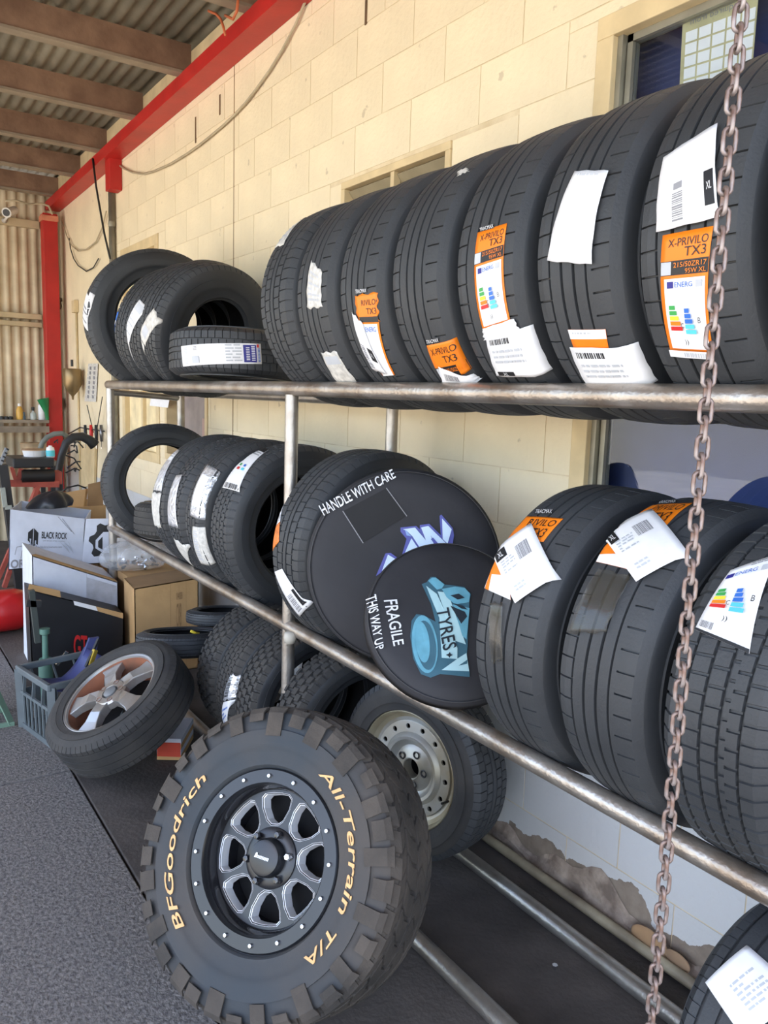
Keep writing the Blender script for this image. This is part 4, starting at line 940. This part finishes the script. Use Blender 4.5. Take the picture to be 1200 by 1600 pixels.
# big brown carton beside
q = [pY(190,922,4.10), pY(310,903,4.10), pY(310,1060,4.10), pY(190,1060,4.10)]; q[2].z = q[3].z = 0; q[0].x = 1.206; q[2].x = q[1].x; q[3].x = q[0].x
cb, clo, cf = carton('brown_carton', 'large plain brown carton with handwritten numbers under the lower rail', q, (.02,.26,0), KRAFT)
MB().prism([q[0],q[1],q[1]+Vector((.02,.26,0)),q[0]+Vector((.02,.26,0))], (0,0,-.005)).build('top_panel', KRAFTD, cb, rel=clo)
onface(cf, '0488', .64, .12, .74, .2, KRAFTD, cb, clo); onface(cf, 'CX8', .64, .24, .72, .5, KRAFTD, cb, clo)
stripface(cf, (.55,0), (.55,1), .004, KRAFTD, cb, clo); stripface(cf, (.80,0), (.8,1), .003, KRAFTD, cb, clo)
# shallow tray box with a clear bag of fittings
tb = [pY(195,903,4.50), pY(296,897,4.50)]
trb = root('tray_box', 'shallow brown tray box holding a clear bag of metal fittings', 'box', (1.42,4.60,0)); tl = (1.42,4.60,0)
MB().box((1.28,4.46,0),(1.60,4.80,.43)).build('body', KRAFTD, trb, rel=tl); MB().box((1.27,4.45,.43),(1.61,4.81,.475)).build('rim', KRAFT, trb, rel=tl)
cbag = root('clear_bag', 'crumpled clear plastic bag full of shiny metal fittings on the tray box', 'bag', (1.36,4.62,.475)); cl_ = (1.36,4.62,.475)
def cb_(u, v):
    a = 2*PI*u; r = math.sin(PI*(.02+.96*v))**.6; k = 1+.10*math.sin(7*a+5*v)+.06*math.sin(17*a+9*v)
    return (1.36+.20*r*k*math.cos(a), 4.60+.12*r*k*math.sin(a), .48+.075*(1-math.cos(PI*v))*(1+.1*math.sin(9*a)))
MB().grid(cb_, 48, 16).build('film', mat('bag_film', (.8,.82,.86), .12, alpha=.3, bump=1., bscale=14, coat=1.), cbag, smooth=True, rel=cl_)
rd = random.Random(4)
for k in range(26):
    a = rd.uniform(0, 2*PI); r = rd.uniform(.0, .8)**.5; x = 1.36+.155*r*math.cos(a); y = 4.60+.09*r*math.sin(a); z = .495+rd.uniform(0, .075)*(1-r*.5)
    d = Vector((rd.uniform(-1,1), rd.uniform(-1,1), rd.uniform(-.5,.5))).normalized()*rd.uniform(.012,.026)
    MB().tube([Vector((x,y,z))-d, Vector((x,y,z))+d*.2, Vector((x,y,z))+d*.21, Vector((x,y,z))+d], [.006,.006,.010,.010], 6).build('fitting', BOLT if k % 3 else mat('fitting_dark', (.08,.08,.09), .3, metal=.8), cbag, rel=cl_)
# red gas bottle
gp = pZ(18,986,0); 
gb_ = root('gas_bottle', 'red steel gas bottle lying on the floor left of the white carton', 'gas bottle', (gp.x+.03, 5.35, 0))
gx, gy = gp.x-.07, 5.30
MB().lathe([(0,-.17),(.07,-.165),(.115,-.13),(.13,-.08),(.13,.10),(.115,.15),(.07,.185),(.04,.195)], 32, (gx,gy,.135), 'X').build('body', mat('gas_red', rgb(186,30,34), .3, var=.1, coat=.4), gb_, smooth=True, rel=gb_.location)
MB().lathe([(.09,-.205),(.095,-.2),(.095,-.13)], 24, (gx,gy,.135), 'X').build('foot_ring', mat('gas_red', rgb(186,30,34)), gb_, smooth=True, rel=gb_.location)
MB().lathe([(.018,.19),(.018,.23),(.03,.232),(.03,.25),(0,.25)], 12, (gx,gy,.135), 'X').build('valve', BOLT, gb_, rel=gb_.location)

# milk crate
CR = mat('crate_grey_green', rgb(92,100,104), .55, var=.12, scale=10)
c0 = pZ(45,1140,0); ex = Vector((.96,-.28,0)).normalized(); ey = Vector((.28,.96,0)).normalized()
c0 = Vector((.655,3.44,0)); ex = Vector((.977,.21,0)); ey = Vector((-.21,.977,0)); Wc, Dc, Hc = .31, .31, .27
def cw(u, v, z): return c0+ex*(u*Wc)+ey*(v*Dc)+Vector((0,0,z))
mc = root('milk_crate', 'grey green plastic milk crate with slotted sides full of odds and ends', 'crate', cw(.5,.5,0)); ml = cw(.5,.5,0)
def fl_(u, z): return 1+.05*(z/Hc)
for i, (a, b2) in enumerate((((0,0),(1,0)), ((1,0),(1,1)), ((1,1),(0,1)), ((0,1),(0,0)))):
    A_ = lambda t, z: cw(.5+(a[0]+(b2[0]-a[0])*t-.5)*fl_(0,z), .5+(a[1]+(b2[1]-a[1])*t-.5)*fl_(0,z), z)
    MB().bar(A_(-.02,Hc), A_(1.02,Hc), .022, .028).build('top_rim', CR, mc, rel=ml, bevel=.004)
    MB().bar(A_(0,Hc*.62), A_(1,Hc*.62), .010, .014).build('mid_rail', CR, mc, rel=ml)
    MB().bar(A_(0,.012), A_(1,.012), .014, .024).build('bottom_rim', CR, mc, rel=ml)
    MB().bar(A_(.03,0), A_(.03,Hc), .034, .022, up=(ex+ey)).build('corner_post', CR, mc, rel=ml)
    for k in range(7):
        t = .12+k*.126; MB().bar(A_(t,.01), A_(t,Hc*.62), .006, .022, up=(b2[0]-a[0]+.01, b2[1]-a[1], 0)).build('slat', CR, mc, rel=ml)
    for k in range(3):
        t = .2+k*.3; MB().bar(A_(t-.05,Hc*.62), A_(t+.03,Hc*.97), .012, .007).build('brace', CR, mc, rel=ml)
MB().obox(cw(.5,.5,.006), ex*Wc*.49, ey*Dc*.49, (0,0,.006)).build('floor_panel', CR, mc, rel=ml)
BLUEC = mat('blue_plastic', rgb(52,60,112), .5, var=.15)
def tray(u, v): 
    p = cw(.15+.75*u, .2+.65*v, .19+.06*abs(u-.5)+.10*(u**4)); return p
o = MB().grid(tray, 10, 8).build('blue_sheet', BLUEC, smooth=True); tag(o, 'curved dark blue plastic sheet lying inside the milk crate', 'plastic sheet')
sl = o.modifiers.new('t', 'SOLIDIFY'); sl.thickness = .006
b = MB().prism([pY(130,1024,3.72), pY(140,998,3.74), pY(155,996,3.74), pY(150,1020,3.72), pY(140,1028,3.72)], (.0,.02,0)); tag(b.build('blue_box', BLUEC), 'blue plastic casing standing up at the back of the milk crate', 'casing')
tl_ = root('hand_tool', 'yellow and grey handled tool sticking up out of the milk crate', 'tool', pY(140,1040,3.58))
MB().bar(pY(140,1040,3.58), pY(149,1015,3.60), .016, .026).build('grip', mat('tool_yellow', rgb(188,160,50), .5), tl_, rel=tl_.location, bevel=.004)
MB().bar(pY(134,1042,3.57), pY(154,998,3.62), .010, .012).build('handle', DARK, tl_, rel=tl_.location)
GRNT = mat('green_enamel', rgb(84,120,108), .5, var=.15)
gj = root('bottle_jack', 'green hydraulic bottle jack standing behind the milk crate', 'jack', pZ(64,1120,0)); 
p0 = Vector((.74,3.98,0)); gj.location = p0
MB().lathe([(.06,0),(.06,.015),(.034,.02),(.034,.20),(.03,.22),(.0,.22)], 16, p0).build('body', GRNT, gj, smooth=True, ang=40, rel=p0)
MB().tube([p0+Vector((0,0,.22)), p0+Vector((0,0,.34)), p0+Vector((0,0,.345)), p0+Vector((0,0,.37))], [.014,.014,.024,.024], 12).build('ram', GRNT, gj, smooth=True, ang=40, rel=p0)
MB().bar(p0+Vector((.05,0,.18)), p0+Vector((.10,0,.24)), .014, .014).build('pump_lever', BOLT, gj, rel=p0)
MB().bar(p0+Vector((-.03,.02,.30)), p0+Vector((-.05,.02,.56)), .03, .025).build('hose_pipe', mat('hose_dark', (.05,.06,.055), .5), gj, rel=p0)
MB().bar(p0+Vector((-.075,.02,.50)), p0+Vector((-.01,.02,.49)), .03, .03).build('cross_head', DARK, gj, rel=p0)
# axle stand at the crate's left
aj = Vector((.46,3.86,0)); js = root('axle_stand', 'pale green steel axle stand on the floor left of the milk crate', 'jack stand', aj)
GRS = mat('stand_green', rgb(112,140,122), .5, var=.1)
for (dx, dy) in ((-.09,-.09),(.09,-.09),(.09,.09),(-.09,.09)):
    MB().bar(aj+Vector((dx,dy,.005)), aj+Vector((dx*.25,dy*.25,.20)), .035, .006, up=(dx,dy,0)).build('leg', GRS, js, rel=aj)
MB().tube([aj+Vector((0,0,.10)), aj+Vector((0,0,.25))], .022, 12).build('column', GRS, js, rel=aj)
MB().box(aj+Vector((-.10,-.10,0)), aj+Vector((.10,-.085,.018))).build('foot_bar', GRS, js, rel=aj); MB().box(aj+Vector((-.10,.085,0)), aj+Vector((.10,.10,.018))).build('foot_bar', GRS, js, rel=aj)
MB().box(aj+Vector((-.05,-.02,.25)), aj+Vector((.05,.02,.265))).build('saddle', BOLT, js, rel=aj)

# narrow spare tyres behind the leaning wheel
sp1 = Tyre('spare_tyre', 'narrow space saver tyre tilted on top of the leaning alloy wheel', 'tyre', pY(285,1003,3.42), typ='ribbed', R=.205, W=.105, rim=.14, n=(.08,.16,.98), mt=RUB)
for k in range(2):
    a, c = (296+k*14, 989+k*4), (306+k*14, 991+k*5)
MB().lathe([(.142,.02),(.12,.03),(.05,.02),(0,.025)], 32, axis='Y').build('rim_disc', DARK, sp1.o, smooth=True)
MB().tube([sp1.I @ (pY(298,986,3.40)), sp1.I @ (pY(305,989,3.40)), sp1.I @ pY(311,990,3.40)], .006, 6).build('yellow_mark', YEL, sp1.o, smooth=True)
sp2 = Tyre('spare_tyre', 'thin black tyre stacked under the lower rail above the space saver', 'tyre', pY(345,962,3.66), typ='ribbed', R=.17, W=.07, rim=.115, n=(.05,.12,.99), mt=RUB)
# red and white carton end on the floor
bb = pZ(283,1175,0); bxl = root('parts_carton', 'slim white and red parts carton on the floor between the tyres', 'box', (1.11,3.08,.0)); blx = Vector((1.11,3.08,0))
e1 = Vector((.55,.83,0)).normalized(); e2 = Vector((-e1.y, e1.x, 0))
cc = Vector((1.20,3.20,.035))
for k, (m, z) in enumerate(((KRAFT,.012),(WCARD,.036),(KRAFT,.058),(WCARD,.082))):
    MB().obox(Vector((1.10,3.17,z+.003)), e1*.11, e2*.05, (0,0,.0115)).build('carton_layer', m, bxl, rel=blx)
MB().obox(Vector((1.10,3.17,.05))-e1*.112, e1*.002, e2*.048, (0,0,.03)).build('red_end', mat('carton_red', rgb(200,70,50), .6), bxl, rel=blx)

# ---------------- work area: red stand, hoses, bins
RS = mat('stand_red', rgb(176,84,70), .6, scale=9, col2=rgb(140,62,52))
y0 = 6.5; st0 = Vector((1.17, y0, 0)); stn = root('wheel_stand', 'faded red steel crossed leg stand with black roller tray', 'stand', st0)
def S(px, py, y=y0): return pY(px, py, y)
zf = Vector((0,0,0))
MB().bar(S(8,755), S(92,756), .04, .05).build('top_bar', RS, stn, rel=st0)
MB().bar(S(60,757), Vector((.93,y0,.0)), .05, .03).build('crossed_leg', RS, stn, rel=st0); MB().bar(S(54,757,y0+.04), Vector((1.45,y0+.04,.0)), .05, .03).build('crossed_leg', RS, stn, rel=st0)
MB().bar(S(60,757,y0+.3), Vector((.93,y0+.3,.0)), .05, .03).build('crossed_leg', RS, stn, rel=st0); MB().bar(S(54,757,y0+.34), Vector((1.45,y0+.34,.0)), .05, .03).build('crossed_leg', RS, stn, rel=st0)
MB().bar(S(28,752), S(33,732), .03, .03).build('upright', RS, stn, rel=st0); MB().bar(S(18,730), S(25,752), .025, .025).build('upright', RS, stn, rel=st0)
a = S(82,737); MB().box(a, (a.x+.07, a.y+.12, a.z-.10)).build('end_box', RS, stn, rel=st0, bevel=.006)
a = S(19,716); c = S(84,730); MB().box((a.x,y0-.03,c.z),(c.x,y0+.3,a.z)).build('tray', DARK, stn, rel=st0, bevel=.01)
MB().tube([S(33,744), S(84,743)], .05, 16).build('roller', BLACK, stn, smooth=True, ang=50, rel=st0)
# bucket with tan lid and bottle on the tray
bk = S(54,717,y0+.15); bk.z = S(50,716).z+.0
bkt = root('lidded_tub', 'white tub with tan lid standing on the red stand tray', 'tub', bk)
MB().lathe([(0,0),(.075,0),(.088,.05),(.09,.052)], 24, bk).build('tub', PAPER, bkt, smooth=True, rel=bk, ang=40); MB().lathe([(.091,.05),(.091,.058),(.0,.062)], 24, bk).build('lid', mat('lid_tan', rgb(160,128,98), .6), bkt, smooth=True, ang=40, rel=bk)
bt = S(79,717,y0+.06); bt.z = bk.z
btl = root('spray_bottle', 'small white bottle with pale blue label on the red stand tray', 'bottle', bt)
MB().lathe([(0,0),(.03,0),(.032,.05),(.028,.075),(.014,.082),(.014,.09),(0,.09)], 16, bt).build('body', PAPER, btl, smooth=True, rel=bt); MB().lathe([(.0325,.01),(.033,.015),(.033,.05),(.0325,.055)], 16, bt).build('label', CYAN, btl, smooth=True, rel=bt)
# tall black press post at the frame edge
pp = S(12,760,6.3); pp.z = 0; pst = root('press_column', 'black slanted steel arm with ladder rack standing left of the red stand', 'machine', pp)
MB().bar(pp+Vector((.06,0,0)), pp+Vector((-.03,0,.95)), .09, .06).build('arm', DARK, pst, rel=pp)
MB().bar(S(0,726,6.3), S(10,700,6.3), .035, .02).build('ladder_bar', mat('ladder_alu', rgb(150,155,165), .4, metal=.6), pst, rel=pp)
for k in range(4): MB().bar(S(2+k*2.6,719-k*6,6.28), S(6+k*2.6,721-k*6,6.28), .01, .012).build('ladder_rung', DARK, pst, rel=pp)
MB().bar(S(4,762,6.25), S(8,792,6.25), .03, .03).build('pale_leg', mat('leg_pale', rgb(150,156,150), .6), pst, rel=pp); MB().bar(S(8,793,6.25), S(18,792,6.25), .03, .03).build('pale_foot', mat('leg_pale', rgb(150,156,150)), pst, rel=pp)
# bench under the back shelf, drum, hoses
bn = root('work_bench', 'low steel bench below the shelf at the corrugated wall', 'bench', (1.35,8.0,0))
bl0 = Vector((1.35,8.0,0))
MB().box((.6,7.75,.80),(1.6,8.3,.84)).build('top', mat('bench_top', rgb(120,112,100), .6), bn, rel=bl0)
for (x, y) in ((.64,7.79),(1.56,7.79),(.64,8.26),(1.56,8.26)): MB().box((x-.02,y-.02,0),(x+.02,y+.02,.80)).build('leg', DARK, bn, rel=bl0)
dp = S(52,704,7.9); dp.z = .84; drum = root('metal_tin', 'shiny beige metal tin on the low bench', 'tin', dp)
MB().lathe([(0,0),(.11,0),(.112,.005),(.11,.01),(.11,.15),(.113,.155),(.11,.16),(0,.155)], 28, dp).build('can', mat('tin_beige', rgb(200,176,144), .3, metal=.5), drum, smooth=True, ang=40, rel=dp)
hz = [S(62,704,7.2), S(66,692,7.2), S(74,683,7.2), S(85,678,7.2), S(97,677,7.2), S(108,684,7.25)]
tag(MB().tube(hz, .022, 10).build('air_hose', mat('hose_grey', rgb(116,122,118), .5), smooth=True), 'thick grey curved hose arching over the bench clutter', 'hose')
hb = [S(92,735,6.9), S(96,712,6.9), S(103,692,6.9), S(115,683,6.9), S(128,682,6.9), S(140,688,6.9), S(148,696,6.9)]
ex_ = root('exhaust_hose', 'black bent extractor hose with flared end beside the wall', 'hose', Vector((S(92,735,6.9).x,6.9,0)))
MB().tube([Vector((hb[0].x,hb[0].y,0.)), Vector((hb[0].x,hb[0].y,.5))]+hb, [.03,.03,.03,.03,.032,.035,.036,.04,.046], 12).build('hose', DARK, ex_, smooth=True, rel=ex_.location)
for k in range(9):
    a = S(86+rd.uniform(0,34), 690+rd.uniform(0,60), 7.4); d = Vector((rd.uniform(-.08,.08), 0, rd.uniform(-.10,.10)))
    MB().tube([a-d, a+Vector((.02,.0,.03)), a+d], .007, 6).build('cable_bundle', DARK, ex_, rel=ex_.location)
# shelf with bottles
sh = root('wall_shelf', 'dirty grey timber shelf along the corrugated back wall', 'shelf', (1.1,8.35,1.14)); s0 = Vector((1.1,8.35,1.14))
GT = mat('shelf_timber', rgb(120,108,96), .8, scale=8, col2=rgb(150,138,122))
MB().box((.2,8.22,1.165),(1.625,8.42,1.195)).build('plank', GT, sh, rel=s0); MB().box((.2,8.22,1.075),(1.625,8.25,1.135)).build('rail', GT, sh, rel=s0)
for x in (.5,1.2): MB().box((x,8.25,1.075),(x+.03,8.42,1.165)).build('bracket', GT, sh, rel=s0)
def bottle(name, label, px, prof, m, capm):
    p = pY(px, 655, 8.32); p.z = 1.195; o = root(name, label, 'bottle', p); MB().lathe(prof, 16, p).build('body', m, o, smooth=True, ang=45, rel=p)
    zt = prof[-1][1]; MB().lathe([(.012,zt-.01),(.014,zt),(.014,zt+.025),(0,zt+.027)], 12, p).build('cap', capm, o, smooth=True, ang=45, rel=p)
bottle('sauce_bottle', 'yellow squeeze bottle on the back wall shelf', 31, [(0,0),(.03,0),(.032,.02),(.03,.09),(.02,.115),(.014,.125)], mat('bottle_yellow', rgb(216,168,76), .4), PAPER)
bottle('pump_bottle', 'small clear bottle with black top on the back wall shelf', 52, [(0,0),(.026,0),(.028,.02),(.026,.06),(.012,.075),(.011,.095)], mat('bottle_clear', rgb(190,196,192), .2), BLACK)
bottle('oil_bottle', 'tiny blue grey bottle on the back wall shelf', 37, [(0,0),(.02,0),(.02,.03),(.008,.045)], mat('bottle_slate', rgb(90,110,126), .4), mat('bottle_slate', rgb(90,110,126)))
bottle('white_canister', 'tall white canister on the back wall shelf beside the red column', 66, [(0,0),(.034,0),(.036,.004),(.036,.13),(.03,.145)], PAPER, PAPER)
p = pY(74,655,8.25); p.z = 1.197; fn = root('green_funnel', 'green plastic funnel propped on the shelf against the red column', 'funnel', p)
MB().tube([p+Vector((.0,0,0)), p+Vector((-.005,0,.07)), p+Vector((-.025,0,.16)), p+Vector((-.035,0,.20))], [.016,.02,.045,.055], 14, cap=False).build('cone', mat('funnel_green', rgb(30,120,70), .4), fn, smooth=True, rel=p)
for px in (3,10,17):
    p = pY(px,655,8.3); p.z = 1.195; tag(MB().lathe([(0,0),(.021,0),(.022,.02),(.015,.03),(0,.03)], 12, p).build('grease_tin', DARK, smooth=True, ang=40), 'small black tin on the back wall shelf', 'tin', 'tins on the back wall shelf')
# wall fittings
fu = pX(113,590,WX-.10); fr = root('brass_funnel', 'dull brass drain funnel hung on the cream wall', 'funnel', fu)
MB().lathe([(.0,.04),(.012,.04),(.012,.10),(.0,.10)], 10, fu+Vector((0,0,.06))).build('pipe', DARK, fr, rel=fu)
MB().lathe([(0,.08),(.075,.08),(.082,.07),(.08,-.06),(.05,-.12),(.012,-.165),(.008,-.20),(0,-.2)], 24, fu).build('cone', mat('brass_dull', rgb(140,118,84), .35, metal=.6), fr, smooth=True, ang=40, rel=fu)
q = [pX(138,568,WX-.010), pX(153,568,WX-.010), pX(150,628,WX-.010), pX(132,627,WX-.010)]
ns = root('notice_sheet', 'white size chart sheet with printed rows taped to the cream wall', 'poster', q[3]); MB().prism(q, (.001,0,0)).build('sheet', PAPERW, ns, rel=q[3])
for i in range(2):
    for j in range(7):
        c = bil(q, .3+.42*i, .12+j*.125)-Vector((.002,0,0)); MB().obox(c, (.0005,0,0), (0,.028,0), (0,0,.014)).build('printed_row', GREY, ns, rel=q[3])
cd = pX(119,480,WX-.012); cond = root('wall_conduit', 'cream electrical conduit with junction box running down the wall', 'conduit', cd)
MB().tube([cd+Vector((0,0,-.04)), cd+Vector((0,0,-2.2))], .011, 8).build('tube', FRM, cond, smooth=True, rel=cd); MB().box(cd+Vector((-.03,-.05,-.05)), cd+Vector((.01,.05,.06))).build('junction_box', FRM, cond, rel=cd, bevel=.004)
jb = pX(91,630,1.77); tag(MB().box(jb+Vector((-.02,-.06,-.05)), jb+Vector((.03,.04,.05))).build('switch_box', mat('switch_grey', rgb(120,124,122), .5), bevel=.005), 'grey switch box fixed beside the red column', 'switch')
tp = pX(92,475,1.78); tag(MB().lathe([(0,-.05),(.02,-.05),(.03,-.02),(.02,.02),(.035,.03),(.03,.06),(0,.06)], 12, tp).build('tap', mat('tap_bronze', rgb(130,116,100), .35, metal=.7), smooth=True), 'small metal tap on the red column', 'tap')
dn = pX(174,300,WX-.03); dpi = root('downpipe', 'thin grey vertical pipe below the red stub on the wall', 'pipe', dn)
MB().tube([Vector((dn.x,dn.y,3.03)), Vector((dn.x,dn.y,1.0))], .025, 12).build('pipe', ALU, dpi, smooth=True, rel=dn); MB().lathe([(.028,-.02),(.03,0),(.028,.02)], 12, (dn.x,dn.y,2.78)).build('collar', ALU, dpi, smooth=True, rel=dn)
# tool rail with hanging tools
tr = root('tool_rail', 'wire tool rail on the cream wall above the extractor hose', 'tool rail', pX(140,672,WX-.05)); t0 = Vector(tr.location)
MB().tube([pX(100,682,WX-.05), pX(125,668,WX-.05), pX(163,674,WX-.05)], .006, 6).build('wire', DARK, tr, rel=t0)
MB().tube([pX(136,633,WX-.04), pX(146,676,WX-.04)], .004, 6).build('wire', DARK, tr, rel=t0); MB().tube([pX(160,620,WX-.04), pX(152,668,WX-.04)], .004, 6).build('wire', DARK, tr, rel=t0)
for px, m, nm in ((133,DARK,'dark handled pliers hanging on the wall tool rail'), (142,RED,'red handled screwdriver hanging on the wall tool rail'), (150,DARK,'black handled cutter hanging on the wall tool rail'), (158,mat('tool_steel', (.2,.2,.21), .3, metal=.8),'bare steel spanner hanging on the wall tool rail')):
    a = pX(px, 664, WX-.06); b2 = pX(px+1, 690, WX-.06); o = root('hand_tool', nm, 'tool', a)
    MB().tube([a, a+(b2-a)*.5, b2], [.012,.016,.012], 8).build('handle', m, o, smooth=True, rel=a); MB().tube([b2, b2+Vector((0,.01,-.06))], .005, 6).build('blade', BOLT, o, rel=a)
# cream panel at the wall below the tool rail
q = [pX(126,695,WX-.03), pX(148,690,WX-.03), pX(146,758,WX-.03), pX(126,762,WX-.03)]
o = MB().prism(q, (.025,0,0)).build('meter_cabinet', FRM, bevel=.004); tag(o, 'cream sheet metal cabinet on the wall behind the cartons', 'cabinet')
# cables
def cable(pts, x, r, m, label, name='cable'): tag(MB().tube([pX(a, b_, x) for a, b_ in pts], r, 6).build(name, m, smooth=True), label, 'cable')
GC = mat('cable_grey', rgb(176,162,134), .6); BC = mat('cable_black', (.02,.02,.02), .6)
cable([(478,0),(462,38),(440,80),(420,112),(400,140),(383,162),(366,180),(348,197),(330,212),(310,228),(290,242),(265,257),(240,268),(225,272),(208,270),(195,264),(184,257)], WX-.016, .007, GC, 'pale cable sagging along the cream wall under the red beam')
cable([(166,330),(160,355),(150,378),(135,390),(122,392),(112,384),(104,368),(97,345)], WX-.02, .006, GC, 'thin pale cable looping on the wall by the red column')
cable([(108,372),(110,388),(115,404),(122,415),(135,424),(146,418),(154,404)], WX-.018, .005, BC, 'thin dark cable loop hanging on the wall near the red column')
cable([(145,248),(150,290),(156,325),(163,365),(172,404)], 1.692, .008, BC, 'black cable hanging from the purlins down to the upper tyres')
cable([(326,17),(338,22),(345,30),(349,42),(352,55)], 1.62, .007, mat('cable_orange', rgb(190,100,60), .6), 'orange cable looped over the purlin end')
cable([(372,0),(370,18),(364,30),(352,24)], 1.62, .007, mat('cable_orange', rgb(190,100,60)), 'orange cable tail hanging beside the red beam')
# security camera
sc0 = pY(17,330,7.9); scm = root('security_camera', 'white bullet security camera under the roof at the back wall', 'camera', sc0)
d = Vector((-.4,-.55,-.25)).normalized()
MB().tube([sc0-d*.07, sc0+d*.06, sc0+d*.065, sc0+d*.085], [.035,.035,.042,.042], 16).build('housing', mat('cam_white', rgb(200,196,190), .4), scm, smooth=True, ang=40, rel=sc0)
MB().tube([sc0+d*.086, sc0+d*.09], .03, 16).build('lens', BLACK, scm, rel=sc0)
MB().tube([sc0-d*.03, sc0+Vector((.03,.12,.03)), Vector((sc0.x+.03, 8.40, 3.03)), Vector((sc0.x+.03, 8.435, 3.03))], [.012,.012,.012,.03], 8).build('bracket', mat('cam_white', rgb(200,196,190)), scm, smooth=True, rel=sc0)
MB().tube([pY(8,314,8.0), pY(25,313,8.0), pY(45,319,8.0), pY(65,318,8.0), pY(76,322,8.0), pY(82,335,8.0)], .009, 6).build('lead', GC, scm, smooth=True, rel=sc0)
# stones by the wall foot and a dropped nut on the slab
for (px, py, r, m, lb) in ((1015,1465,.045,mat('stone_tan', rgb(168,134,100), .9),'rounded tan stone lying against the wall foot'), (1058,1500,.03,mat('stone_tan2', rgb(150,122,96), .9),'small broken stone lying near the chain at the wall foot')):
    p = pX(px, py, WX-.034)
    b = MB().grid(lambda u, v: (p.x+r*.25*math.sin(PI*v)*math.cos(2*PI*u), p.y+r*1.3*math.sin(PI*v)*math.sin(2*PI*u)*(1+.1*math.sin(9*u)), max(0.001, .035+r*.8*math.cos(PI*v))), 20, 12)
    tag(b.build('stone', m, smooth=True), lb, 'stone')
p = pZ(867,1510,0.006); tag(MB().lathe([(.0,-.005),(.008,-.005),(.008,.005),(0,.005)], 6, p).build('hex_nut', BOLT), 'tiny bright nut dropped on the slab between the floor rails', 'nut')
